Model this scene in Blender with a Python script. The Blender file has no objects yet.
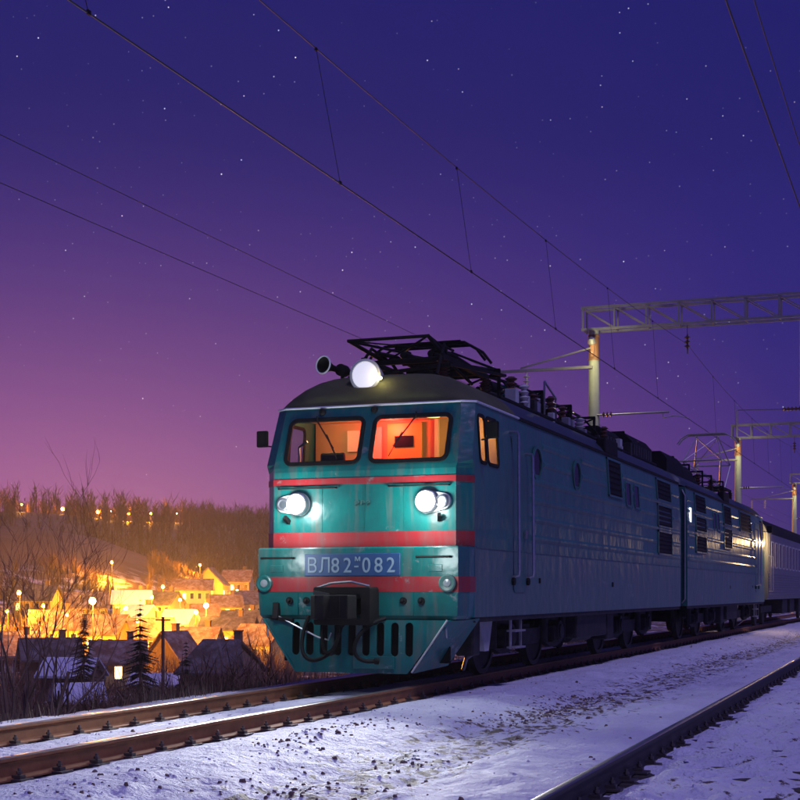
import bpy, bmesh, math, random
import numpy as np
from mathutils import Vector, Matrix, noise
from mathutils.geometry import tessellate_polygon
random.seed(7)
R = math.radians
SC = bpy.context.scene
COL = SC.collection

# ------------------------------------------------------------------ camera
YAW = R(20.65); CX, CY, CZ = 7.6, -18.69, 1.28
FPX = 1445.0
cam_d = bpy.data.cameras.new('camera'); cam = bpy.data.objects.new('camera', cam_d); COL.objects.link(cam)
cam.location = (CX, CY, CZ); cam.rotation_euler = (R(90), 0, YAW)
cam_d.sensor_width = 36; cam_d.lens = FPX / 800 * 36
cam_d.shift_y = 192 / 800
cam_d.clip_end = 5000
SC.camera = cam
CT, ST = math.cos(YAW), math.sin(YAW)

def spot_at(x, zc):
    """ground-plan point seen in picture column x at depth zc"""
    xc = (x - 400) / FPX * zc
    return CX + xc * CT - zc * ST, CY + xc * ST + zc * CT

def height_at(y, zc):
    return CZ + (592 - y) * zc / FPX

# ------------------------------------------------------------------ world
W = bpy.data.worlds.new('World'); SC.world = W; W.use_nodes = True
nt = W.node_tree; nt.nodes.clear()
def wn(t, **k):
    n = nt.nodes.new(t)
    for a, b in k.items(): setattr(n, a, b)
    return n
def wmath(op, a, b=None, clamp=False):
    n = wn('ShaderNodeMath', operation=op, use_clamp=clamp)
    for i, v in enumerate((a, b)):
        if v is None: continue
        if isinstance(v, (int, float)): n.inputs[i].default_value = v
        else: nt.links.new(v, n.inputs[i])
    return n.outputs[0]
tc = wn('ShaderNodeTexCoord'); nrm = wn('ShaderNodeVectorMath', operation='NORMALIZE')
nt.links.new(tc.outputs['Generated'], nrm.inputs[0]); DIR = nrm.outputs[0]
sep = wn('ShaderNodeSeparateXYZ'); nt.links.new(DIR, sep.inputs[0])
ramp = wn('ShaderNodeValToRGB'); cr = ramp.color_ramp; cr.interpolation = 'EASE'
stops = [(0.0, (.042, .024, .195)), (.10, (.030, .019, .205)), (.20, (.016, .015, .190)), (.32, (.0085, .0115, .148)), (.6, (.006, .009, .125)), (1, (.005, .008, .115))]
while len(cr.elements) < len(stops): cr.elements.new(.5)
for e, (p, c) in zip(cr.elements, stops): e.position = p; e.color = c + (1,)
nt.links.new(sep.outputs['Z'], ramp.inputs[0])
gaz = R(47)
dot = wn('ShaderNodeVectorMath', operation='DOT_PRODUCT'); nt.links.new(DIR, dot.inputs[0])
dot.inputs[1].default_value = (-math.sin(gaz) * .999, math.cos(gaz) * .999, -.03)
g1 = wmath('POWER', wmath('MULTIPLY', wmath('SUBTRACT', dot.outputs['Value'], .74, True), 1 / .26, True), 1.1)
g2 = wmath('POWER', wmath('SUBTRACT', 1.0, wmath('MULTIPLY', wmath('ABSOLUTE', sep.outputs['Z']), 3.0, True), True), 2.2)
glow = wmath('MULTIPLY', g1, g2, True)
mixg = wn('ShaderNodeMix', data_type='RGBA', blend_type='MIX')
nt.links.new(glow, mixg.inputs['Factor']); nt.links.new(ramp.outputs[0], mixg.inputs[6]); mixg.inputs[7].default_value = (.66, .20, .46, 1)
vor = wn('ShaderNodeTexVoronoi', feature='F1'); vor.inputs['Scale'].default_value = 150; nt.links.new(DIR, vor.inputs['Vector'])
st = wmath('MULTIPLY', wmath('SUBTRACT', .085, vor.outputs['Distance'], True), 1 / .085)
sepc = wn('ShaderNodeSeparateColor'); nt.links.new(vor.outputs['Color'], sepc.inputs[0])
st = wmath('MULTIPLY', st, wmath('ADD', .13, wmath('POWER', sepc.outputs[0], 4.0)))
st = wmath('MULTIPLY', st, wmath('MULTIPLY', sep.outputs['Z'], 6.0, True))
stc = wn('ShaderNodeMix', data_type='RGBA'); nt.links.new(sepc.outputs[1], stc.inputs['Factor']); stc.inputs[6].default_value = (.75, .85, 1, 1); stc.inputs[7].default_value = (1, .9, .85, 1)
stv = wn('ShaderNodeVectorMath', operation='SCALE'); nt.links.new(stc.outputs[2], stv.inputs[0]); nt.links.new(wmath('MULTIPLY', st, 1.7), stv.inputs['Scale'])
addv = wn('ShaderNodeVectorMath', operation='ADD'); nt.links.new(mixg.outputs[2], addv.inputs[0]); nt.links.new(stv.outputs[0], addv.inputs[1])
# a trace of after-dusk twilight from the physical sky
skyt = wn('ShaderNodeTexSky', sky_type='NISHITA'); skyt.sun_disc = False; skyt.sun_elevation = R(-6); skyt.sun_rotation = R(200)
skv = wn('ShaderNodeVectorMath', operation='SCALE'); nt.links.new(skyt.outputs[0], skv.inputs[0]); skv.inputs['Scale'].default_value = .01
add2 = wn('ShaderNodeVectorMath', operation='ADD'); nt.links.new(addv.outputs[0], add2.inputs[0]); nt.links.new(skv.outputs[0], add2.inputs[1])
bg = wn('ShaderNodeBackground'); bg.inputs['Strength'].default_value = 1.0; nt.links.new(add2.outputs[0], bg.inputs['Color'])
wo = wn('ShaderNodeOutputWorld'); nt.links.new(bg.outputs[0], wo.inputs['Surface'])

# ------------------------------------------------------------------ moon (the one sun lamp) and exposure
SUN_AZ, SUN_EL = R(-60), R(60)          # high over the open side of the line
sd = bpy.data.lights.new('moon', 'SUN'); sd.energy = 1.15; sd.angle = R(10); sd.color = (.50, .43, 1.0)
so = bpy.data.objects.new('moon', sd); COL.objects.link(so)
dirv = Vector((math.sin(SUN_AZ) * math.cos(SUN_EL), math.cos(SUN_AZ) * math.cos(SUN_EL), -math.sin(SUN_EL)))
so.rotation_euler = dirv.to_track_quat('-Z', 'Y').to_euler(); so.location = (60, -40, 80)
vs = SC.view_settings; vs.view_transform = 'Standard'; vs.look = 'None'; vs.exposure = 0; vs.gamma = 1; vs.use_curve_mapping = False
SC.render.engine = 'CYCLES'
cy = SC.cycles; cy.use_denoising = True; cy.max_bounces = 6; cy.diffuse_bounces = 3; cy.glossy_bounces = 3; cy.transparent_max_bounces = 12; cy.volume_bounces = 0
cy.sample_clamp_indirect = 4; cy.caustics_reflective = False; cy.caustics_refractive = False

# ------------------------------------------------------------------ materials
def mat(name, base, rough=.6, metal=0., var=None, streak=None, bump=None, emit=None, coat=0., spec=None, wear=None):
    m = bpy.data.materials.new(name); m.use_nodes = True; t = m.node_tree; b = t.nodes['Principled BSDF']
    b.inputs['Base Color'].default_value = tuple(base) + (1,); b.inputs['Roughness'].default_value = rough; b.inputs['Metallic'].default_value = metal
    if coat: b.inputs['Coat Weight'].default_value = coat; b.inputs['Coat Roughness'].default_value = .12
    if spec is not None: b.inputs['Specular IOR Level'].default_value = spec
    if emit:
        b.inputs['Emission Color'].default_value = tuple(emit[0]) + (1,); b.inputs['Emission Strength'].default_value = emit[1]
    co = None
    def coords():
        nonlocal co
        if co is None: co = t.nodes.new('ShaderNodeTexCoord').outputs['Object']
        return co
    cur = None
    def mix(fac, col):
        nonlocal cur
        mx = t.nodes.new('ShaderNodeMix'); mx.data_type = 'RGBA'
        t.links.new(fac, mx.inputs['Factor'])
        if cur is None: mx.inputs[6].default_value = tuple(base) + (1,)
        else: t.links.new(cur, mx.inputs[6])
        mx.inputs[7].default_value = tuple(col) + (1,); cur = mx.outputs[2]
    if var:
        sc_, amt, col = var
        n = t.nodes.new('ShaderNodeTexNoise'); n.inputs['Scale'].default_value = sc_; n.inputs['Detail'].default_value = 6; n.inputs['Roughness'].default_value = .65
        t.links.new(coords(), n.inputs['Vector'])
        mr = t.nodes.new('ShaderNodeMapRange'); mr.inputs[1].default_value = .42; mr.inputs[2].default_value = .7; mr.inputs[3].default_value = 0; mr.inputs[4].default_value = amt
        t.links.new(n.outputs['Fac'], mr.inputs[0]); mix(mr.outputs[0], col)
    if streak:
        sc_, amt, col = streak
        mp = t.nodes.new('ShaderNodeMapping'); mp.inputs['Scale'].default_value = (sc_, sc_, sc_ * .09); t.links.new(coords(), mp.inputs['Vector'])
        n = t.nodes.new('ShaderNodeTexNoise'); n.inputs['Scale'].default_value = 1; n.inputs['Detail'].default_value = 4; t.links.new(mp.outputs[0], n.inputs['Vector'])
        mr = t.nodes.new('ShaderNodeMapRange'); mr.inputs[1].default_value = .5; mr.inputs[2].default_value = .75; mr.inputs[4].default_value = amt
        t.links.new(n.outputs['Fac'], mr.inputs[0]); mix(mr.outputs[0], col)
    if wear:
        sc_, lo, hi, col = wear
        n = t.nodes.new('ShaderNodeTexNoise'); n.inputs['Scale'].default_value = sc_; n.inputs['Detail'].default_value = 9; n.inputs['Roughness'].default_value = .72
        t.links.new(coords(), n.inputs['Vector'])
        mr = t.nodes.new('ShaderNodeMapRange'); mr.inputs[1].default_value = lo; mr.inputs[2].default_value = hi; t.links.new(n.outputs['Fac'], mr.inputs[0]); mix(mr.outputs[0], col)
    if cur is not None: t.links.new(cur, b.inputs['Base Color'])
    if bump:
        prev = None
        for sc_, stg, dist in (bump if isinstance(bump[0], tuple) else (bump,)):
            n = t.nodes.new('ShaderNodeTexNoise'); n.inputs['Scale'].default_value = sc_; n.inputs['Detail'].default_value = 3
            t.links.new(coords(), n.inputs['Vector'])
            bp = t.nodes.new('ShaderNodeBump'); bp.inputs['Strength'].default_value = stg; bp.inputs['Distance'].default_value = dist
            t.links.new(n.outputs['Fac'], bp.inputs['Height'])
            if prev: t.links.new(prev, bp.inputs['Normal'])
            prev = bp.outputs[0]
        t.links.new(prev, b.inputs['Normal'])
    return m

def glass_mat(name, tint=(.8, .85, .85), gloss=.12):
    m = bpy.data.materials.new(name); m.use_nodes = True; t = m.node_tree; t.nodes.clear()
    tr = t.nodes.new('ShaderNodeBsdfTransparent'); tr.inputs[0].default_value = tuple(tint) + (1,)
    gl = t.nodes.new('ShaderNodeBsdfGlossy'); gl.inputs['Roughness'].default_value = .04; gl.inputs[0].default_value = (.9, .9, .9, 1)
    fr0 = t.nodes.new('ShaderNodeFresnel'); fr0.inputs[0].default_value = 1.45; gb = t.nodes.new('ShaderNodeNewGeometry'); fr = t.nodes.new('ShaderNodeMath'); fr.operation = 'MULTIPLY_ADD'
    t.links.new(gb.outputs['Backfacing'], fr.inputs[0]); fr.inputs[1].default_value = -2; t.links.new(fr0.outputs[0], fr.inputs[2]); fr.use_clamp = True
    mx = t.nodes.new('ShaderNodeMixShader'); t.links.new(fr.outputs[0], mx.inputs[0]); t.links.new(tr.outputs[0], mx.inputs[1]); t.links.new(gl.outputs[0], mx.inputs[2])
    o = t.nodes.new('ShaderNodeOutputMaterial'); t.links.new(mx.outputs[0], o.inputs[0])
    return m

M = {}
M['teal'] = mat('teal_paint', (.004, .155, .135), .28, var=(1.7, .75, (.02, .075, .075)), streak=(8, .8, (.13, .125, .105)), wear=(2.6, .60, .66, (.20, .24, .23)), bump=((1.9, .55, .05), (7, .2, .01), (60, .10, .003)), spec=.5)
M['side'] = mat('dark_blue_green_paint', (.030, .165, .130), .36, var=(1.1, .65, (.035, .090, .080)), streak=(5, .6, (.10, .13, .115)), bump=((2.2, .45, .04), (9, .15, .008), (50, .06, .003)), spec=.34, wear=(1.6, .60, .68, (.17, .19, .17)))
M['skirt'] = mat('grey_blue_skirt_paint', (.065, .165, .138), .38, var=(1.5, .65, (.10, .14, .125)), streak=(6, .7, (.18, .20, .18)), bump=((3.0, .5, .04), (9, .15, .008), (50, .06, .003)), spec=.34, wear=(1.9, .60, .67, (.24, .27, .25)))
M['roof'] = mat('sooty_olive_roof', (.10, .105, .045), .7, spec=.25, var=(2, .7, (.06, .058, .03)), bump=(9, .15, .01))
M['roofside'] = mat('blue_grey_roof_side', (.035, .05, .075), .5, var=(1.5, .6, (.03, .03, .035)), bump=(6, .15, .01))
M['red'] = mat('red_stripe_paint', (.33, .014, .018), .42, var=(4, .6, (.20, .045, .045)), streak=(9, .55, (.16, .08, .07)), wear=(3.0, .60, .66, (.22, .17, .16)))
M['black'] = mat('black_grimy_steel', (.006, .006, .0065), .7, spec=.2, var=(7, .5, (.016, .013, .011)), bump=(30, .2, .004))
M['under'] = mat('underframe_steel', (.018, .018, .02), .65, spec=.3, var=(5, .7, (.055, .05, .045)), bump=(20, .25, .006))
M['rubber'] = mat('black_rubber', (.007, .007, .007), .7, spec=.2)
M['steel'] = mat('bright_worn_steel', (.55, .55, .57), .3, .9, var=(15, .4, (.3, .28, .26)))
M['galv'] = mat('galvanised_tube', (.42, .42, .44), .45, .6, var=(9, .5, (.25, .22, .2)))
M['white'] = mat('chalky_white_paint', (.72, .74, .72), .5, var=(6, .5, (.5, .52, .5)))
M['cream'] = mat('pale_grey_paint', (.5, .52, .5), .5, var=(6, .5, (.3, .3, .28)))
M['plate'] = mat('number_plate_blue', (.02, .07, .19), .45, var=(3, .5, (.03, .05, .10)), bump=(14, .15, .004))
M['letter'] = mat('number_letters', (.24, .33, .39), .5, var=(9, .5, (.13, .2, .27)))
M['ins'] = mat('brown_porcelain', (.11, .05, .035), .25)
M['insg'] = mat('green_glass_insulator', (.05, .32, .26), .15)
M['insw'] = mat('white_porcelain', (.6, .58, .55), .25)
M['glass'] = glass_mat('window_glass')
M['darkglass'] = mat('dark_window_glass', (.010, .013, .018), .18, spec=.18)
M['panelwall'] = mat('cab_tan_panel', (.52, .30, .15), .6, var=(3, .4, (.42, .24, .12)))
M['panelyellow'] = mat('cab_yellow_door', (.75, .50, .10), .5)
M['panelpink'] = mat('cab_notice_board', (.75, .6, .52), .6)
M['curtain'] = mat('red_cab_panel', (.62, .03, .03), .7, bump=(4, .3, .02))
M['rail'] = mat('rusty_rail', (.30, .13, .055), .6, .0, spec=.2, var=(9, .6, (.19, .085, .04)), streak=(4, .3, (.2, .12, .07)), bump=(60, .2, .002))
M['raildark'] = mat('dark_rail', (.028, .024, .026), .55, .1, var=(9, .6, (.03, .022, .02)), bump=(60, .2, .002))
M['railtop'] = mat('polished_railhead', (.34, .33, .34), .32, .9, var=(20, .5, (.2, .17, .15)))
M['sleeper'] = mat('old_timber_sleeper', (.055, .042, .036), .85, var=(8, .6, (.10, .08, .07)), bump=(25, .5, .01))
M['fast'] = mat('rail_fastening_iron', (.10, .085, .08), .5, .5, var=(30, .5, (.2, .15, .1)))
M['stone'] = mat('ballast_stone', (.15, .095, .075), .9, var=(5, .6, (.26, .18, .15)), bump=(20, .3, .01))
M['conc'] = mat('weathered_concrete', (.52, .53, .36), .8, var=(2.5, .5, (.40, .40, .30)), streak=(6, .4, (.34, .33, .26)), bump=(25, .2, .006))
M['latt'] = mat('galvanised_lattice', (.36, .34, .31), .55, .3, var=(3, .6, (.24, .20, .17)))
M['wire'] = mat('copper_wire', (.05, .045, .045), .6, .3)
M['bark'] = mat('bare_bark', (.17, .105, .07), .9, var=(6, .5, (.23, .16, .11)))
M['twig'] = mat('bare_twigs', (.19, .105, .065), .9)
M['needle'] = mat('spruce_needles', (.028, .045, .025), .8)
M['wood'] = mat('far_bare_wood', (.165, .075, .038), .95)
M['dry'] = mat('dry_weeds', (.16, .115, .075), .9, var=(3, .5, (.09, .06, .045)))
M['snowroof'] = mat('roof_snow', (.72, .72, .80), .7, var=(.8, .5, (.52, .50, .56)), bump=(3, .4, .05))
M['wallw'] = mat('cream_render', (.62, .52, .34), .85, var=(1, .5, (.48, .38, .24)))
M['wally'] = mat('yellow_render', (.68, .50, .16), .85, var=(1, .4, (.55, .40, .14)))
M['wallb'] = mat('brown_boarding', (.20, .13, .085), .85, var=(1.2, .5, (.13, .085, .06)))
M['slate'] = mat('dark_roof_sheet', (.06, .048, .045), .8, var=(1.3, .9, (.22, .20, .21)), bump=(4, .4, .04))
M['tile'] = mat('brown_roof_tile', (.17, .085, .055), .85, var=(1.4, .9, (.42, .34, .30)), bump=(5, .5, .04))
M['lit'] = mat('lit_window', (.8, .6, .3), .5, emit=((1, .62, .22), 5))
M['litw'] = mat('lit_window_cool', (.8, .8, .8), .5, emit=((.9, .95, 1), 5))
M['lampo'] = mat('sodium_lamp', (1, .6, .2), .5, emit=((1, .46, .06), 22))
M['lampw'] = mat('pale_street_lamp', (1, .9, .8), .5, emit=((1, .70, .30), 30))
M['beam'] = mat('headlight_lens', (1, 1, 1), .3, emit=((.93, .98, 1), 60))
M['buffer'] = mat('buffer_lamp_glass', (.25, .28, .28), .15)
M['search'] = mat('searchlight_glass', (.9, .9, .95), .2, emit=((.93, .92, 1), .5))
M['spark'] = mat('small_warm_bulb', (1, .9, .6), .3, emit=((1, .85, .45), 30))
M['rearlamp'] = mat('coach_end_lamp', (1, .8, .5), .3, emit=((1, .72, .35), 25))
M['cablamp'] = mat('cab_lamp', (1, .7, .3), .4, emit=((1, .60, .22), 3))
M['coach'] = mat('coach_blue_grey', (.13, .14, .15), .38, spec=.35, var=(1.2, .5, (.12, .11, .11)), streak=(5, .5, (.13, .12, .11)), bump=(3, .25, .02))
M['rust'] = mat('rusty_orange_door', (.38, .17, .07), .6, var=(4, .5, (.25, .1, .05)))
M['fence'] = mat('grey_board', (.22, .20, .19), .85, var=(3, .5, (.14, .12, .11)))

def ground_material():
    m = bpy.data.materials.new('snowy_ground'); m.use_nodes = True; t = m.node_tree; b = t.nodes['Principled BSDF']
    geo = t.nodes.new('ShaderNodeNewGeometry'); pos = geo.outputs['Position']
    def noi(sc, det=6, rough=.6, vec=pos):
        n = t.nodes.new('ShaderNodeTexNoise'); n.inputs['Scale'].default_value = sc; n.inputs['Detail'].default_value = det; n.inputs['Roughness'].default_value = rough
        t.links.new(vec, n.inputs['Vector']); return n.outputs['Fac']
    def rng(v, a, b_, c=0, d=1):
        n = t.nodes.new('ShaderNodeMapRange'); n.inputs[1].default_value = a; n.inputs[2].default_value = b_; n.inputs[3].default_value = c; n.inputs[4].default_value = d
        t.links.new(v, n.inputs[0]); return n.outputs[0]
    def mth(op, a, b_):
        n = t.nodes.new('ShaderNodeMath'); n.operation = op
        for i, v in enumerate((a, b_)):
            if isinstance(v, (int, float)): n.inputs[i].default_value = v
            else: t.links.new(v, n.inputs[i])
        return n.outputs[0]
    def mix(f, a, b_):
        n = t.nodes.new('ShaderNodeMix'); n.data_type = 'RGBA'; t.links.new(f, n.inputs['Factor'])
        for i, v in ((6, a), (7, b_)):
            if isinstance(v, tuple): n.inputs[i].default_value = v + (1,)
            else: t.links.new(v, n.inputs[i])
        return n.outputs[2]
    sp = t.nodes.new('ShaderNodeSeparateXYZ'); t.links.new(pos, sp.inputs[0]); X = sp.outputs[0]; Z = sp.outputs[2]
    snow = mix(rng(noi(.8), .35, .7), (.80, .81, .86), (.66, .65, .74))
    # gravel coming through thin snow, mostly in the walked strip between the tracks
    strip = mth('MULTIPLY', rng(X, 1.9, 2.8), rng(X, 4.3, 3.6))
    thin = mth('ADD', noi(7, 8, .7), mth('ADD', mth('MULTIPLY', strip, .15), mth('MULTIPLY', rng(X, 5.3, 5.6), .055)))
    c = mix(rng(mth('ADD', thin, mth('MULTIPLY', noi(.9), .12)), .70, .76), snow, (.12, .075, .06))
    # soil and dead grass on the slope and in the valley
    slope = rng(X, -1.7, -2.5)
    c = mix(mth('MULTIPLY', slope, rng(noi(.35, 7), .38, .50)), c, (.085, .06, .045))
    wood = rng(Z, 1.0, 6.0)
    c = mix(mth('MULTIPLY', wood, rng(X, -40, -80)), c, mix(rng(noi(.03, 8, .7), .45, .62), (.15, .075, .042), (.22, .14, .10)))
    t.links.new(c, b.inputs['Base Color']); b.inputs['Roughness'].default_value = .62
    b.inputs['Specular IOR Level'].default_value = .35
    prev = None
    for sc, stg, dist in ((2.6, .6, .12), (8, .7, .05), (24, .8, .025), (70, .6, .008)):
        bp = t.nodes.new('ShaderNodeBump'); bp.inputs['Strength'].default_value = stg; bp.inputs['Distance'].default_value = dist
        t.links.new(noi(sc, 4), bp.inputs['Height'])
        if prev: t.links.new(prev, bp.inputs['Normal'])
        prev = bp.outputs[0]
    t.links.new(prev, b.inputs['Normal'])
    return m
M['ground'] = ground_material()

# ------------------------------------------------------------------ mesh building helpers
def basis(d):
    d = Vector(d).normalized(); a = Vector((0, 0, 1)) if abs(d.z) < .9 else Vector((1, 0, 0))
    u = d.cross(a).normalized(); return u, d.cross(u).normalized()

class MB:
    def __init__(s): s.v = []; s.f = []; s.mi = []
    def add(s, vs, fs, mi=0):
        o = len(s.v); s.v += [tuple(p) for p in vs]; s.f += [tuple(i + o for i in f) for f in fs]; s.mi += [mi] * len(fs); return s
    def box(s, a, b, mi=0, M4=None):
        (x0, y0, z0), (x1, y1, z1) = a, b
        vs = [(x0, y0, z0), (x1, y0, z0), (x1, y1, z0), (x0, y1, z0), (x0, y0, z1), (x1, y0, z1), (x1, y1, z1), (x0, y1, z1)]
        if M4 is not None: vs = [M4 @ Vector(p) for p in vs]
        return s.add(vs, [(0, 3, 2, 1), (4, 5, 6, 7), (0, 1, 5, 4), (1, 2, 6, 5), (2, 3, 7, 6), (3, 0, 4, 7)], mi)
    def bar(s, p, q, w, h=None, mi=0):
        p, q = Vector(p), Vector(q); u, v = basis(q - p); h = h or w; u *= w / 2; v *= h / 2
        return s.add([p - u - v, p + u - v, p + u + v, p - u + v, q - u - v, q + u - v, q + u + v, q - u + v],
                     [(0, 1, 2, 3), (7, 6, 5, 4), (0, 4, 5, 1), (1, 5, 6, 2), (2, 6, 7, 3), (3, 7, 4, 0)], mi)
    def cyl(s, p, q, r0, r1=None, n=12, caps=True, mi=0):
        p, q = Vector(p), Vector(q); r1 = r0 if r1 is None else r1; u, v = basis(q - p)
        vs = []
        for c, r in ((p, r0), (q, r1)):
            vs += [c + (u * math.cos(2 * math.pi * k / n) + v * math.sin(2 * math.pi * k / n)) * r for k in range(n)]
        fs = [(k, n + k, n + (k + 1) % n, (k + 1) % n) for k in range(n)]
        if caps: fs += [tuple(range(n)), tuple(range(2 * n - 1, n - 1, -1))]
        return s.add(vs, fs, mi)
    def tube(s, pts, r, n=8, mi=0, caps=True):
        pts = [Vector(p) for p in pts]; rr = r if isinstance(r, (list, tuple)) else [r] * len(pts)
        vs = []; u = None
        for i, p in enumerate(pts):
            d = (pts[min(i + 1, len(pts) - 1)] - pts[max(i - 1, 0)]).normalized()
            if u is None: u, v = basis(d)
            else:
                u = (u - d * u.dot(d)); u = u.normalized() if u.length > 1e-6 else basis(d)[0]; v = d.cross(u)
            vs += [p + (u * math.cos(2 * math.pi * k / n) + v * math.sin(2 * math.pi * k / n)) * rr[i] for k in range(n)]
        fs = [(i * n + k, i * n + (k + 1) % n, (i + 1) * n + (k + 1) % n, (i + 1) * n + k) for i in range(len(pts) - 1) for k in range(n)]
        if caps: fs += [tuple(range(n - 1, -1, -1)), tuple(range((len(pts) - 1) * n, len(pts) * n))]
        return s.add(vs, fs, mi)
    def lathe(s, o, d, prof, n=20, mi=0):
        """prof: (distance along d, radius)"""
        o = Vector(o); d = Vector(d).normalized(); u, v = basis(d); vs = []
        for t_, r in prof: vs += [o + d * t_ + (u * math.cos(2 * math.pi * k / n) + v * math.sin(2 * math.pi * k / n)) * r for k in range(n)]
        fs = [(i * n + k, (i + 1) * n + k, (i + 1) * n + (k + 1) % n, i * n + (k + 1) % n) for i in range(len(prof) - 1) for k in range(n)]
        return s.add(vs, fs + [tuple(range(n)), tuple(range(len(prof) * n - 1, (len(prof) - 1) * n - 1, -1))], mi)
    def plate(s, outline, holes, to3, nrm, th, mi=0):
        """flat plate with holes: 2-D loops mapped by to3(x, y), thickness th along nrm"""
        loops = [outline] + holes; flat = [p for l in loops for p in l]
        tris = tessellate_polygon([[Vector((p[0], p[1], 0)) for p in l] for l in loops])
        N = Vector(nrm) * th; k = len(flat)
        vs = [Vector(to3(*p)) for p in flat]; vs = vs + [p - N for p in vs]
        fs = []
        a, b, c = (vs[i] for i in tris[0]); flip = (b - a).cross(c - a).dot(N) < 0
        for t_ in tris:
            t_ = tuple(t_)
            fs += [t_[::-1] if flip else t_, tuple(i + k for i in (t_ if flip else t_[::-1]))]
        o = 0
        for l in loops:
            m = len(l)
            for i in range(m):
                j = (i + 1) % m; fs.append((o + i, o + j, o + j + k, o + i + k))
            o += m
        return s.add(vs, fs, mi)
    def build(s, name, mats, parent=None, smooth=False, bevel=0, fixn=True):
        me = bpy.data.meshes.new(name); me.from_pydata([tuple(p) for p in s.v], [], s.f)
        mats = mats if isinstance(mats, (list, tuple)) else [mats]
        for m in mats: me.materials.append(m if not isinstance(m, str) else M[m])
        if len(mats) > 1: me.polygons.foreach_set('material_index', s.mi)
        if fixn:
            bm = bmesh.new(); bm.from_mesh(me); bmesh.ops.recalc_face_normals(bm, faces=bm.faces); bm.to_mesh(me); bm.free()
        if smooth:
            me.polygons.foreach_set('use_smooth', [True] * len(me.polygons)); me.set_sharp_from_angle(angle=R(38))
        me.update()
        o = bpy.data.objects.new(name, me); COL.objects.link(o)
        if parent is not None: o.parent = parent
        if bevel:
            b = o.modifiers.new('bevel', 'BEVEL'); b.width = bevel; b.segments = 2; b.limit_method = 'ANGLE'; b.angle_limit = R(40)
        return o

def empty(name, loc=(0, 0, 0), rz=0):
    o = bpy.data.objects.new(name, None); COL.objects.link(o); o.location = loc; o.rotation_euler = (0, 0, rz); o.empty_display_size = .2
    return o
def tag(o, label=None, cat=None, group=None, kind=None):
    if label: o['label'] = label
    if cat: o['category'] = cat
    if group: o['group'] = group
    if kind: o['kind'] = kind
    return o
def kids(o): return [c for c in bpy.data.objects if c.parent == o]
def copy_tree(o, parent=None):
    c = o.copy(); COL.objects.link(c); c.parent = parent
    for ch in list(o.children): copy_tree(ch, c)
    return c
def share(o, name, parent, loc=(0, 0, 0), rot=None, scale=None):
    c = bpy.data.objects.new(name, o.data); COL.objects.link(c); c.parent = parent; c.location = loc
    if rot: c.rotation_euler = rot
    if scale: c.scale = scale
    for md in o.modifiers:
        if md.type == 'BEVEL':
            b = c.modifiers.new('bevel', 'BEVEL'); b.width = md.width; b.segments = 2; b.limit_method = 'ANGLE'; b.angle_limit = md.angle_limit
    return c
def lamp(name, parent, loc, energy, color, radius=.05, typ='POINT', rot=None, size=None, blend=.4):
    d = bpy.data.lights.new(name, typ); d.energy = energy; d.color = color; d.shadow_soft_size = radius
    if typ == 'SPOT': d.spot_size = size; d.spot_blend = blend
    o = bpy.data.objects.new(name, d); COL.objects.link(o); o.parent = parent; o.location = loc
    if rot is not None: o.rotation_euler = rot
    return o
def rrect(w, h, r, n=5, cx=0, cy=0):
    out = []
    for (sx, sy, a0) in ((1, 1, 0), (-1, 1, 90), (-1, -1, 180), (1, -1, 270)):
        for k in range(n + 1):
            a = R(a0 + 90 * k / n); out.append((cx + sx * (w / 2 - r) + r * math.cos(a), cy + sy * (h / 2 - r) + r * math.sin(a)))
    return out
def lerp(pts, t):
    if t <= pts[0][0]: return pts[0][1]
    for (a, va), (b, vb) in zip(pts, pts[1:]):
        if t <= b: return va + (vb - va) * (t - a) / (b - a)
    return pts[-1][1]
def smooth(a, b, t):
    t = min(1, max(0, (t - a) / (b - a))); return t * t * (3 - 2 * t)

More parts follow.
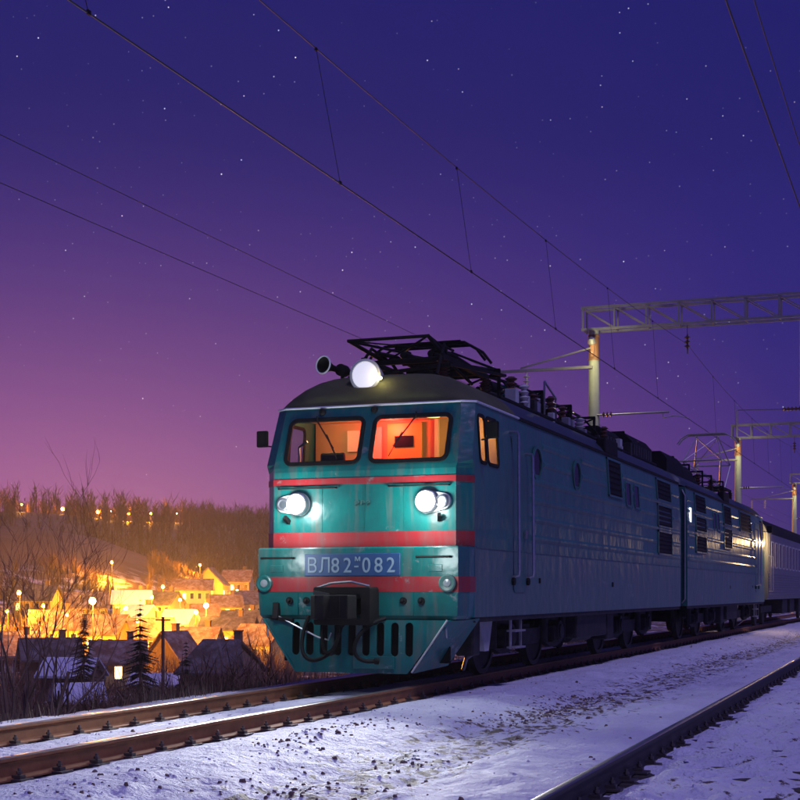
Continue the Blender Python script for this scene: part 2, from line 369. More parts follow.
# ------------------------------------------------------------------ ground: one sheet from the tracks to the hills
TRK2 = (5.02, -12.0, R(0.8))    # a point on track 2's centre line is given by track2_x
def track2_left(Y): return 5.24 - math.tan(R(0.8)) * (Y + 9.96)    # its left rail
def ground_z(x, y):
    d = -(x - CX) * ST + (y - CY) * CT           # distance in the direction of the valley
    L = -x - 2.1
    n = noise.noise
    if L > 0:
        z = -.2 + lerp([(0, 0), (1.2, -.25), (9, -3.4), (24, -5.6), (34, -6.5), (46, -6.5), (68, -5.6), (100, -2.6), (125, .5), (200, 2)], L)
        z += smooth(3, 25, L) * (n((x * .05, y * .05, 3)) * .8)
        z += smooth(30, 80, L) * (smooth(290, 560, d) * 25 * (1 + .22 * n((x * .006, y * .006, 1.5)) + .06 * n((x * .03, y * .03, 4.))) )
        bx, by = spot_at(-40, 265); q = ((x - bx) ** 2 + (y - by) ** 2) / 36 ** 2
        z += 12.5 * math.exp(-q)
        bx, by = spot_at(108, 285); q = ((x - bx) ** 2 + (y - by) ** 2) / 17 ** 2
        z += 4.0 * math.exp(-q)
        bx, by = spot_at(-30, 430); q = ((x - bx) ** 2 + (y - by) ** 2) / 45 ** 2
        z += 7.0 * math.exp(-q)
        edge = 0
    else: z = -.2
    if -2.4 < x < 14 and y < 90:
        # ballast bed and walked hollow between the tracks
        tl = track2_left(y)
        z += .045
        z += -.10 * smooth(1.6, 2.7, x) * (1 - smooth(tl - 2.0, tl - .7, x))
        # ruts and a line of footprints in the walked strip
        if 2.2 < x < tl - .4:
            for rx_ in (3.55, 4.05): z += -.028 * math.exp(-((x - rx_ - .15 * n((0, y * .12, rx_))) / .09) ** 2)
            for px_ in (2.35, 3.1):
                k_ = round((y + (px_ * 3) % 1) / .62); yy_ = k_ * .62 - (px_ * 3) % 1 + .08 * n((k_ * 1.7, px_, 0)); xx_ = px_ + .25 * n((0, y * .15, px_)) + (.13 if k_ % 2 else -.13)
                z += -.055 * math.exp(-((x - xx_) / .085) ** 2 - ((y - yy_) / .15) ** 2) + .012 * math.exp(-((x - xx_) / .17) ** 2 - ((y - yy_) / .26) ** 2)
        # thin hollow line trodden beside the ballast
        z += -.05 * math.exp(-((x - 2.75 - .12 * n((0, y * .3, 2))) / .16) ** 2)
        if 2.0 < x < tl - .5: z += .05 * n((x * 1.6, y * 1.1, 9))
        z += .016 * n((x * 5, y * 5, 0)) + .010 * n((x * 14, y * 14, 5)) + .02 * n((x * 1.5, y * .9, 7))
        if x > 1.3: z += smooth(1.3, 1.8, x) * (.05 * abs(n((x * 3.1, y * 2.3, 12))) - .03 * max(0, n((x * 2.2 + 5, y * 1.6, 3))) + .014 * abs(n((x * 8, y * 6, 2))))
        if x > tl + .1: z += .07 * n((x * 3.5, y * 6, 8)) + .035 * n((x * 9, y * 12, 1)) - .015
        for rx in (-.8, .8, tl, tl + 1.52):
            e = abs(x - rx)
            if e < .36: z += -.05 * (1 - e / .36)
    return z
def axis_lines(fine0, fine1, step, lo, hi, grow):
    a = list(np.arange(fine0, fine1, step)); s_ = step; v = a[-1]
    while v < hi: s_ *= grow; v += s_; a.append(v)
    s_ = step; v = fine0; b = []
    while v > lo: s_ *= grow; v -= s_; b.append(v)
    return b[::-1] + a
gx = axis_lines(-3.6, 8.2, .075, -1150, 900, 1.055)
gy = []; v = -14.5; s_ = .075
while v < 1300: gy.append(v); s_ = max(.075, .0052 * (v + 18)); s_ = s_ if v < 60 else .03 * v; v += s_
v = -14.5; s_ = .1
while v > -300: s_ *= 1.25; v -= s_; gy.insert(0, v)
nx, ny = len(gx), len(gy)
gv = [(x, y, ground_z(x, y)) for y in gy for x in gx]
gf = [(j * nx + i, j * nx + i + 1, (j + 1) * nx + i + 1, (j + 1) * nx + i) for j in range(ny - 1) for i in range(nx - 1)]
me = bpy.data.meshes.new('ground'); me.from_pydata(gv, [], gf); me.materials.append(M['ground']); me.polygons.foreach_set('use_smooth', [True] * len(gf)); me.update()
ground = bpy.data.objects.new('ground', me); COL.objects.link(ground); tag(ground, kind='structure')

# ------------------------------------------------------------------ railway tracks
RAILP = [(-.075, -.18), (.075, -.18), (.075, -.168), (.012, -.145), (.010, -.045), (.0365, -.032), (.0365, -.006), (.028, 0), (-.028, 0), (-.0365, -.006), (-.0365, -.032), (-.010, -.045), (-.012, -.145), (-.075, -.168)]
def rail_mesh(y0, y1, seg):
    m = MB(); k = len(RAILP); vs = []; st_ = int((y1 - y0) / seg)
    for i in range(st_ + 1):
        vs += [(x, y0 + (y1 - y0) * i / st_, z) for x, z in RAILP]
    m.add(vs, [])
    for i in range(st_):
        for j in range(k):
            a = i * k + j; b = i * k + (j + 1) % k
            m.f.append((a, b, b + k, a + k)); m.mi.append(1 if j in (6, 7, 8) else 0)
    m.f += [tuple(range(k)), tuple(range((st_ + 1) * k - 1, st_ * k - 1, -1))]; m.mi += [0, 0]
    return m
# fastening: base plate, two clips with bolts and nuts
fm = MB(); fm.box((-.17, -.085, -.182), (.17, .085, -.166))
for sx in (-1, 1):
    fm.box((sx * .045, -.035, -.166), (sx * .125, .035, -.138)) if sx > 0 else fm.box((-.125, -.035, -.166), (-.045, .035, -.138))
    fm.cyl((sx * .092, 0, -.14), (sx * .092, 0, -.085), .012, n=6); fm.cyl((sx * .092, 0, -.128), (sx * .092, 0, -.108), .024, n=6)
sm = MB(); sm.box((-1.37, -.125, -.36), (1.37, .125, -.182))
def make_track(name, loc, rz, y0, y1, railmat, label, n_sl):
    t = empty(name, loc, rz); tag(t, label, 'railway track', 'railway tracks')
    for sx in (-.7965, .7965):
        r = rail_mesh(y0, y1, 1.2).build('rail', [railmat, 'railtop'], t, smooth=True); r.location = (sx, 0, 0)
    fo = so_ = None
    for i in range(n_sl):
        yy = y0 + .3 + i * .545
        if so_ is None: so_ = sm.build('sleeper', 'sleeper', t, bevel=.012); so_.location = (0, yy, 0)
        else: share(so_, 'sleeper', t, (random.uniform(-.03, .03), yy, random.uniform(-.01, .0)), (0, 0, random.uniform(-.01, .01)))
        for sx in (-.7965, .7965):
            if fo is None: fo = fm.build('rail_fastening', 'fast', t); fo.location = (sx, yy, 0)
            else: share(fo, 'rail_fastening', t, (sx, yy, 0))
    return t
make_track('railway_track', (0, 0, 0), 0, -15, 130, 'rail', 'rusty snow-filled railway track that the locomotive stands on', 140)
make_track('railway_track', (track2_left(-9.96) + .7965, -9.96, 0), R(0.8), -4.5, 100, 'raildark', 'dark railway track in the lower corner, running beside the train', 125)

# loose ballast stones showing through the snow
sb = MB()
def stone(x, y, r):
    z = ground_z(x, y); pts = []
    for k in range(6):
        a = k * math.pi / 3 + random.uniform(-.3, .3); q = r * random.uniform(.7, 1.2); pts.append((x + q * math.cos(a), y + q * math.sin(a), z - r * .3))
    tp = [(x + (p[0] - x) * random.uniform(.4, .75), y + (p[1] - y) * random.uniform(.4, .75), z + r * random.uniform(.3, .8)) for p in pts]
    sb.add(pts + tp, [(k, (k + 1) % 6, 6 + (k + 1) % 6, 6 + k) for k in range(6)] + [(6, 7, 8, 9, 10, 11)])
for i in range(5200):
    q = random.random()
    if q < .45: y = random.uniform(-11, 3); x = random.gauss(3.0, .34)
    elif q < .55: y = random.uniform(-11, -1); x = random.gauss(1.75, .22)
    elif q < .8: y = random.uniform(3, 40); x = random.gauss(2.9, .25)
    else: y = random.uniform(-12, 30); x = random.uniform(-3, 9)
    if noise.noise((x * .9, y * .5, 11)) + random.uniform(-.25, .25) < .10: continue
    stone(x, y, abs(random.gauss(0, .010)) + .008)
tag(sb.build('gravel', 'stone', fixn=False), 'brown ballast stones poking through the snow between the tracks', 'gravel', kind='stuff')
# crusty snow lumps
lb = MB(); sb_keep = sb; sb = lb
for i in range(2600):
    y = random.uniform(-12, 26); x = random.choice([random.gauss(1.7, .3), random.uniform(2.4, 9), random.uniform(5.4, 9), random.gauss(0, .5)])
    if x < 1.0 and y > -1: continue
    stone(x, y, abs(random.gauss(0, .008)) + .008)
tag(lb.build('snow_lumps', 'snowroof', fixn=False, smooth=True), 'small crusty lumps of snow strewn beside the rails', 'snow', kind='stuff')

# ------------------------------------------------------------------ electric locomotive sections
LEN = 16.8
YF = [(.93, 0), (2.96, 0), (3.04, .022), (3.10, .045), (3.74, .285), (3.93, .355)]
WF = [(.93, 1.37), (2.98, 1.37), (3.04, 1.38), (3.10, 1.38), (3.74, 1.345), (3.93, 1.33)]
WD = [(.93, 1.56), (2.98, 1.56), (3.04, 1.56), (3.74, 1.515), (3.93, 1.50), (4.3, 1.47)]
def ych(z): return lerp(YF, z) + lerp([(2.98, .24), (3.1, .12)], z)
def wd(z): return lerp(WD, z)
GUT = 3.93

def outline(z, off=0.0):
    w, yf = lerp(WF, z), lerp(YF, z)
    return [(-wd(z) - off, ych(z)), (-w - off * .5, yf - off), (w + off * .5, yf - off), (wd(z) + off, ych(z))]

def band(name, z0, z1, m, root, off=.004, y_end=None):
    """raised strip that follows the nose from one corner to the other"""
    b = MB(); vs = []
    for z in (z0, z1):
        o = outline(z, off); vs += [(o[0][0], o[0][1] + .0, z)] + [(x, y, z) for x, y in o[1:3]] + [(o[3][0], o[3][1], z)]
    b.add(vs, [(i, i + 1, i + 5, i + 4) for i in range(3)])
    o = b.build(name, m, root, fixn=False)
    s = o.modifiers.new('solid', 'SOLIDIFY'); s.thickness = .004; s.offset = 1
    return o

def ring(name, O, U, V, w, h, r, width, depth, m, root, inner=.0, n=5):
    """rounded frame; O centre, U/V in-plane unit axes"""
    O, U, V = Vector(O), Vector(U).normalized(), Vector(V).normalized(); N = U.cross(V).normalized()
    b = MB(); b.plate(rrect(w + 2 * width, h + 2 * width, r + width, n), [rrect(w, h, r, n)], lambda x, y: O + U * x + V * y + N * depth, N, depth + .01)
    return b.build(name, m, root)
def pane(name, O, U, V, w, h, r, m, root, back=.0):
    O, U, V = Vector(O), Vector(U).normalized(), Vector(V).normalized(); N = U.cross(V).normalized()
    b = MB(); b.plate(rrect(w, h, r, 5), [], lambda x, y: O + U * x + V * y - N * back, N, .006)
    return b.build(name, m, root)

def ins_mb(b, p, h, r, n=10, disks=6):
    prof = [(0, r * .55)]
    for k in range(disks):
        t0 = h * (k + .1) / disks; t1 = h * (k + .55) / disks; t2 = h * (k + .95) / disks
        prof += [(t0, r * .5), (t1, r), (t2, r * .5)]
    prof.append((h, r * .5))
    b.lathe(p, (0, 0, 1), prof, n)

def roof_z(x, wr=1.5):
    q = min(1, abs(x) / wr); return 4.43 - .50 * q ** 4.4
def build_shell(root):
    zs = [.93, 1.3, 1.9, 2.4, 2.98, 3.04, 3.10, 3.74, GUT]
    fx = [-1.21, -.09, .09, 1.21]; sy = [.50, .82, .88, 1.40, 2.2, 5, 9, 13, LEN]
    b = MB(); cols = []
    for z in zs:
        w, yf, d, yc = lerp(WF, z), lerp(YF, z), wd(z), ych(z)
        cols.append([(-d, y, z) for y in sy[::-1]] + [(-d, yc, z), (-w, yf, z)] + [(x, yf, z) for x in fx] + [(w, yf, z), (d, yc, z)] + [(d, y, z) for y in sy])
    k = len(cols[0]); ns = len(sy)
    b.add([p for c in cols for p in c], [])
    front0 = ns          # index of the left corner point
    skip_front = {front0 + 2, front0 + 4}      # window columns
    right0 = front0 + 7
    def side_cols(c): return c in (right0 + 1, right0 + 3) or c in (ns - 2, ns - 4)
    for r in range(len(zs) - 1):
        for c in range(k - 1):
            if zs[r] == 3.10 and (c in skip_front or side_cols(c)): continue
            front = front0 - 2 <= c <= right0 + 1 if False else (front0 <= c <= right0 - 1)
            mi = 0 if front else (2 if zs[r] < 1.9 else 1)
            a = r * k + c; b.f.append((a, a + 1, a + k + 1, a + k)); b.mi.append(mi)
        a = r * k; b.f.append((a + k - 1, a, a + k, a + 2 * k - 1)); b.mi.append(1)     # rear end wall
    b.f.append(tuple(range(k - 1, -1, -1))); b.mi.append(2)
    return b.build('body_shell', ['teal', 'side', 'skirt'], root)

def build_roof(root):
    b = MB(); xs = [math.sin(R(a)) * 1.5 for a in range(-90, 91, 10)]
    ys = [.37, .40, .45, .52, .62, .75, .9, 1.1, 1.4, 2.6, 2.62] + [4 + k * 2 for k in range(6)] + [LEN - .15, LEN - .02]
    rows = []
    for y in ys:
        t = min(1, (y - .36) / .62); f = (1 - (1 - t) ** 2.8) ** .55; e = 1 if y < LEN - .1 else .3
        rows.append([(x * (1 if y > .5 else .93 + .07 * (y - .37) / .13), y, GUT + (roof_z(x) - GUT) * f * e) for x in xs])
    k = len(xs); b.add([p for r_ in rows for p in r_], [])
    for j in range(len(ys) - 1):
        for i in range(k - 1):
            a = j * k + i; b.f.append((a, a + 1, a + k + 1, a + k)); b.mi.append(1 if (ys[j] >= 2.6 and (i < 5 or i > k - 7)) else 0)
    b.f.append(tuple(range(k))); b.mi.append(0)
    return b.build('roof', ['roof', 'roofside'], root, smooth=True)

def wheelset_bogie(root, yc):
    bg_ = MB()
    for sx in (-1, 1):
        # side frame: shaped beam
        poly = [(-2.35, .62), (-2.2, .86), (-1.9, .95), (-1.1, .95), (-.7, .68), (.7, .68), (1.1, .95), (1.9, .95), (2.2, .86), (2.35, .62), (2.1, .56), (1.0, .56), (.6, .42), (-.6, .42), (-1.0, .56), (-2.1, .56)]
        bg_.plate(poly, [], lambda y, z, sx=sx: (sx * 1.16, yc + y, z), (sx, 0, 0), .10)
    bg_.box((-1.1, yc - .35, .45), (1.1, yc + .35, .75))
    fr = bg_.build('bogie_frame', 'under', root)
    for wy in (-1.5, 1.5):
        w = MB()
        for sx in (-.8, .8):
            w.lathe((sx * .885 if False else sx - (.065 if sx > 0 else -.065), yc + wy, .625), (1 if sx > 0 else -1, 0, 0), [(0, .64), (.03, .655), (.03, .625), (.13, .622), (.13, .54), (.10, .53), (.07, .2), (.15, .16), (.15, 0.01)], 28)
        w.cyl((-.75, yc + wy, .625), (.75, yc + wy, .625), .09, n=12)
        w.build('wheelset', 'under', root, smooth=True)
        for sx in (-1, 1):
            ab = MB()
            ab.cyl((sx * 1.0, yc + wy, .60), (sx * 1.34, yc + wy, .60), .19, n=14); ab.box((min(sx * 1.02, sx * 1.3), yc + wy - .26, .46), (max(sx * 1.02, sx * 1.3), yc + wy + .26, .70))
            ab.cyl((sx * 1.34, yc + wy, .60), (sx * 1.37, yc + wy, .60), .13, n=12)
            # leaf spring under the box
            for q in range(4): ab.box((sx * 1.17 - .05, yc + wy - .55 + q * .09, .40 - q * .022), (sx * 1.17 + .05, yc + wy + .55 - q * .09, .42 - q * .022))
            for e in (-.62, .62): ab.cyl((sx * 1.2, yc + wy + e, .42), (sx * 1.2, yc + wy + e, .84), .07, n=10)
            ab.build('axle_box', 'under', root, smooth=True)
        for sx in (-1, 1):
            for e in (-.75, .75):
                br = MB(); br.bar((sx * .8, yc + wy + e, .95), (sx * .8, yc + wy + e * .93, .35), .07, .05); br.box((sx * .8 - .05, yc + wy + e * .93 - .04, .45), (sx * .8 + .05, yc + wy + e * .93 + .04, .78))
                br.build('brake_hanger', 'under', root)

def underframe(root):
    for sx in (-1, 1):
        items = [('sand_box', .62, .95, .38, .92, 1.15, 1.42), ('equipment_box', 6.6, 9.0, .45, .92, .85, 1.45), ('equipment_box', 9.3, 9.9, .35, .92, .9, 1.4), ('air_tank', 0, 0, 0, 0, 0, 0)]
        for nm, y0, y1, z0, z1, x0, x1 in items[:3]:
            b = MB(); a = sorted((sx * x0, sx * x1)); b.box((a[0], y0, z0), (a[1], y1, z1)); b.build(nm, 'under', root, bevel=.03)
        b = MB(); b.tube([(sx * 1.1, 7.0, .55), (sx * 1.1, 7.05, .55), (sx * 1.1, 8.6, .55), (sx * 1.1, 8.65, .55)], [.05, .2, .2, .05], 14); b.build('air_tank', 'under', root, smooth=True)
        # ladder under the cab door
        b = MB()
        for y in (2.2, 2.75):
            b.bar((sx * 1.5, y, .93), (sx * 1.5, y, .42), .04, .03)
        for z in (.43, .68): b.box((min(sx * 1.44, sx * 1.58), 2.2, z), (max(sx * 1.44, sx * 1.58), 2.75, z + .03))
        b.build('step_ladder', 'galv', root)
        b = MB(); b.plate([(1.05, .90), (1.75, .90), (1.55, .42), (1.35, .42)], [], lambda y, z, sx=sx: (sx * 1.36, y, z), (sx, 0, 0), .3); b.build('sand_hopper', 'cream' if sx > 0 else 'under', root)
        b = MB(); b.tube([(sx * 1.25, 1.45, .45), (sx * 1.0, 1.6, .3), (sx * .82, 2.0, .12)], .03, 8); b.build('sand_pipe', 'galv', root)
        b = MB(); b.box((sx * 1.52 - .02, 0.3, .86), (sx * 1.52 + .02, LEN - .05, .93)); b.build('sole_bar', 'under', root)

def louvre(root, sx, y0, y1, z0, z1, rows=None):
    f = MB(); xm = max(wd(z0), wd(z1))
    p = lambda y, z, o: (sx * (wd(z) + o), y, z)
    for (a0, a1, b0, b1) in ((y0, y1, z1 - .04, z1), (y0, y1, z0, z0 + .04), (y0, y0 + .06, z0, z1), (y1 - .06, y1, z0, z1)):
        vs = [p(a0, b0, -.02), p(a1, b0, -.02), p(a1, b1, -.02), p(a0, b1, -.02), p(a0, b0, .03), p(a1, b0, .03), p(a1, b1, .03), p(a0, b1, .03)]
        f.add(vs, [(0, 3, 2, 1), (4, 5, 6, 7), (0, 1, 5, 4), (1, 2, 6, 5), (2, 3, 7, 6), (3, 0, 4, 7)])
    fo = f.build('louvre_frame', 'side', root)
    bk = MB(); bk.add([p(y0, z0, .004), p(y1, z0, .004), p(y1, z1, .004), p(y0, z1, .004)], [(0, 1, 2, 3)]); bk.build('louvre_back', 'black', fo, fixn=False)
    n = max(3, int((z1 - z0) / .11))
    for k in range(n):
        z = z0 + .05 + (z1 - z0 - .1) * (k + .2) / n
        s = MB(); s.add([p(y0 + .06, z, .024), p(y1 - .06, z, .024), p(y1 - .06, z + .07, .008), p(y0 + .06, z + .07, .008)], [(0, 1, 2, 3)])
        so2 = s.build('louvre_slat', 'black', fo, fixn=False); sd2 = so2.modifiers.new('solid', 'SOLIDIFY'); sd2.thickness = .006
    return fo

def porthole(root, sx, y, z, r=.24):
    O = (sx * (wd(z) + .003), y, z); U = Vector((0, sx, 0)); V = Vector((0, 0, 1)); N = Vector((sx, 0, 0))
    b = MB(); b.plate([(r * 1.16 * math.cos(R(a)), r * 1.16 * math.sin(R(a))) for a in range(0, 360, 12)], [[(r * math.cos(R(a)), r * math.sin(R(a))) for a in range(0, 360, 12)]], lambda u, v: Vector(O) + U * u + V * v + N * .03, N, .03)
    o = b.build('porthole', 'side', root)
    g = MB(); g.plate([(r * math.cos(R(a)), r * math.sin(R(a))) for a in range(0, 360, 12)], [], lambda u, v: Vector(O) + U * u + V * v + N * .008, N, .007); g.build('porthole_glass', 'darkglass', o)

def side_window(root, sx, y0, y1, z0=3.05, z1=3.5):
    zc = (z0 + z1) / 2; V = Vector((sx * (wd(z1) - wd(z0)), 0, z1 - z0)); O = (sx * (wd(zc) + .002), (y0 + y1) / 2, zc)
    f = ring('engine_room_window', O, (0, sx, 0), V, y1 - y0, z1 - z0, .05, .035, .02, 'side', root)
    pane('window_pane', O, (0, sx, 0), V, y1 - y0 + .02, z1 - z0 + .02, .05, 'darkglass', f, back=-.006)

def pantograph(root, yc, z0, raised):
    """diamond pantograph: base on insulators, lower and upper arms, head with two strips and horns"""
    for sx in (-.62, .62):
        for e in (-1.05, 1.05):
            b = MB(); ins_mb(b, (sx, yc + e, roof_z(sx)), z0 - roof_z(sx), .105, 12, 7); b.build('pantograph_insulator', 'ins', root, smooth=True)
    b = MB()
    for sx in (-.62, .62): b.bar((sx, yc - 1.15, z0 + .04), (sx, yc + 1.15, z0 + .04), .07, .08)
    for e in (-.75, .75): b.bar((-.62, yc + e, z0 + .05), (.62, yc + e, z0 + .05), .07, .07)
    for e in (-.3, .3): b.cyl((-.3, yc + e, z0 + .12), (.3, yc + e, z0 + .12), .06, n=10)
    b.build('pantograph_base', 'black', root)
    if raised: kn_y, kn_z, hz = 1.15, z0 + .95, raised
    else: kn_y, kn_z, hz = 1.72, z0 + .24, z0 + .40
    m2 = 'galv' if raised else 'black'
    for e in (-1, 1):
        lo = MB(); up = MB()
        for sx in (-1, 1):
            lo.tube([(sx * .5, yc + e * .55, z0 + .1), (sx * .62, yc + e * kn_y, kn_z)], [.035, .028], 8)
            up.tube([(sx * .62, yc + e * kn_y, kn_z), (sx * .36, yc + e * .12, hz - .1)], [.024, .018], 8)
        lo.cyl((-.64, yc + e * kn_y, kn_z), (.64, yc + e * kn_y, kn_z), .024, n=8)
        lo.cyl((-.55, yc + e * .55, z0 + .1), (.55, yc + e * .55, z0 + .1), .04, n=8)
        lo.tube([(-.5, yc + e * .55, z0 + .1), (.62, yc + e * kn_y, kn_z)], .014, 6)
        up.tube([(.62, yc + e * kn_y, kn_z), (-.36, yc + e * .12, hz - .1)], .012, 6)
        up.tube([(-.62, yc + e * kn_y, kn_z), (.36, yc + e * .12, hz - .1)], .012, 6)
        lo.build('lower_arm', m2, root); up.build('upper_arm', m2, root)
    if not raised:
        for sx in (-.45, .45):
            b = MB(); b.tube([(sx, yc - 1.0, z0 + .16), (sx, yc - .2, z0 + .22), (sx, yc + 1.0, z0 + .16)], .035, 8); b.build('spring_tube', 'black', root)
            b = MB(); b.lathe((sx * .5, yc - .5, z0 + .2), (0, 1, 0), [(k * .05, .05 + .018 * (k % 2)) for k in range(21)], 10); b.build('lifting_spring', 'black', root, smooth=True)
            b = MB(); b.tube([(sx * 1.5, yc - 1.5, 4.45), (sx * 1.3, yc - .9, z0 + .25), (sx, yc - .4, z0 + .1), (sx * 1.2, yc + .6, 4.6)], .025, 8); b.build('pantograph_cable', 'rubber', root)
            b = MB(); ins_mb(b, (sx * 1.9, yc + 1.75, roof_z(.85) - .03), .5, .11, 12, 6); b.build('pantograph_insulator', 'ins', root, smooth=True)
        b = MB(); b.cyl((-.2, yc + .2, z0 + .05), (-.2, yc + 1.2, z0 + .05), .12, n=14); b.build('air_cylinder', 'black', root, smooth=True)
        b = MB(); b.bar((-.8, yc - 1.3, 4.5), (.8, yc - 1.3, 4.62), .05); b.bar((.8, yc - 1.3, 4.62), (.8, yc + 1.6, 4.86), .04); b.bar((.8, yc + 1.6, 4.86), (-.8, yc + 1.6, 4.86), .04); b.build('guard_frame', 'black', root)
    h = MB()
    for e in (-.16, .16):
        h.tube([(-1.0, yc + e, hz - .30), (-.86, yc + e, hz - .12), (-.66, yc + e, hz), (.66, yc + e, hz), (.86, yc + e, hz - .12), (1.0, yc + e, hz - .30)], .022, 8)
        h.box((-.6, yc + e - .03, hz + .018), (.6, yc + e + .03, hz + .035))
    for sx in (-.36, .36): h.cyl((sx, yc - .2, hz - .06), (sx, yc + .2, hz - .06), .02, n=8)
    h.build('pantograph_head', m2, root)

def roof_gear(root, second):
    rnd = random.Random(5 if not second else 9)
    def put(name, m, fn, smooth_=True, bevel=0):
        b = MB(); fn(b); return b.build(name, m, root, smooth=smooth_, bevel=bevel)
    zt = 4.40
    # insulators and the high-voltage bus
    bus = []
    for i, y in enumerate((5.3, 6.6, 8.0, 9.3, 10.5)):
        x = .62 if i % 2 else .55
        put('roof_insulator', 'insg' if i == 0 else ('insw' if i in (2, 4) else 'ins'), lambda b: ins_mb(b, (x, y, roof_z(x) - .02), .46, .13, 12, 6))
        bus.append((x, y, roof_z(x) + .47))
    put('bus_bar', 'black', lambda b: b.tube([(.3, 4.2, 4.92)] + bus + [(.3, 11.4, 4.85)], .028, 8))
    put('bus_bar', 'galv', lambda b: b.tube([(-.5, 4.2, 4.95), (-.55, 7, 4.98), (-.5, 10, 4.95), (-.3, 14, 4.9)], .025, 8))
    for y in (6.0, 8.6, 11.2): put('roof_insulator', 'ins', lambda b: ins_mb(b, (-.52, y, roof_z(.52) - .02), .5, .11, 12, 6))
    # circuit breaker, choke coil, surge arrester, resistor hoods
    def breaker(b):
        b.box((-.25, 5.6, 4.4), (.35, 6.3, 4.72)); b.cyl((.05, 5.65, 4.9), (.05, 6.9, 4.95), .12, n=12); b.cyl((.05, 6.9, 4.4), (.05, 6.9, 4.95), .07, n=10)
    put('circuit_breaker', 'black', breaker)
    put('choke_coil', 'black', lambda b: [b.lathe((.15, 7.3 + .1 * k, 4.75), (0, 1, 0), [(0, .2), (.02, .26), (.06, .26), (.08, .2)], 14) for k in range(6)])
    put('arrester', 'insw', lambda b: ins_mb(b, (.2, 8.6, 4.4), .75, .12, 12, 8))
    put('knife_switch', 'galv', lambda b: (b.bar((.7, 7.1, 4.2), (.72, 7.1, 5.15), .035), b.bar((.72, 7.1, 5.15), (.6, 8.4, 5.0), .03), b.bar((.5, 8.4, 4.35), (.6, 8.4, 5.0), .03)))
    put('roof_walkway', 'black', lambda b: [b.box((.78, 3.0 + .001, 4.30), (1.0, 16.2, 4.335))], False)
    for y0, y1, w, h in ((9.1, 10.3, .62, .42), (11.6, 13.3, .85, .55), (13.9, 16.3, .95, .62)):
        def hood(b):
            b.plate([(-w, 0), (w, 0), (w, h * .7), (w - .16, h), (-w + .16, h), (-w, h * .7)], [], lambda x, z: (x, y0, 4.28 + z), (0, -1, 0), y1 - y0)
        hd = put('roof_hood', 'black', hood, False, .02)
        for k in range(int((y1 - y0) / .28)):
            b = MB(); b.box((w - .005, y0 + .1 + k * .28, 4.38), (w + .02, y0 + .3 + k * .28, 4.28 + h * .62)); b.build('hood_grille', 'under', hd)
    for i in range(7):
        y = 5.0 + i * 1.6 + rnd.uniform(-.3, .3); x = rnd.choice([.25, .85, .9]); put('roof_insulator', rnd.choice(['ins', 'insw', 'ins']), lambda b: ins_mb(b, (x, y, roof_z(x) - .02), rnd.uniform(.26, .5), .09, 10, 5))
    for i in range(5):
        y = 4.6 + i * 2.3 + rnd.uniform(-.4, .4); put('roof_frame', 'black', lambda b: (b.bar((-.7, y, 4.38), (-.7, y, 4.95), .05), b.bar((.7, y, 4.36), (.7, y, 4.95), .05), b.bar((-.72, y, 4.95), (.72, y, 4.95), .05), b.bar((-.7, y, 4.42), (.7, y + .02, 4.93), .03)), False)
    put('conduit', 'black', lambda b: b.tube([(1.02, 3.2, 4.36), (1.02, 8, 4.37), (1.02, 12, 4.36), (1.02, 16.4, 4.37)], .035, 8))
    put('conduit', 'under', lambda b: b.tube([(.45, 3.9, 4.60), (.4, 6, 4.66), (.45, 9, 4.60), (.5, 12, 4.68)], .05, 8))
    for i in range(24):
        y = rnd.uniform(4.2, 16.2); x = rnd.uniform(.65, 1.0); s = rnd.uniform(.06, .2)
        put('cable_bracket', rnd.choice(['cream', 'under', 'galv']), lambda b: (b.box((x - s / 2, y - s / 2, roof_z(x) - .04), (x + s / 2, y + s / 2, roof_z(x) + s * 1.3))), False, .01)
    for i in range(4):
        y = 4.8 + i * 3; put('jumper_cable', 'rubber', lambda b: b.tube([(.6, y, 4.85), (.75, y + .4, 4.62), (.7, y + .9, 4.58), (.5, y + 1.3, 4.8)], .02, 6))

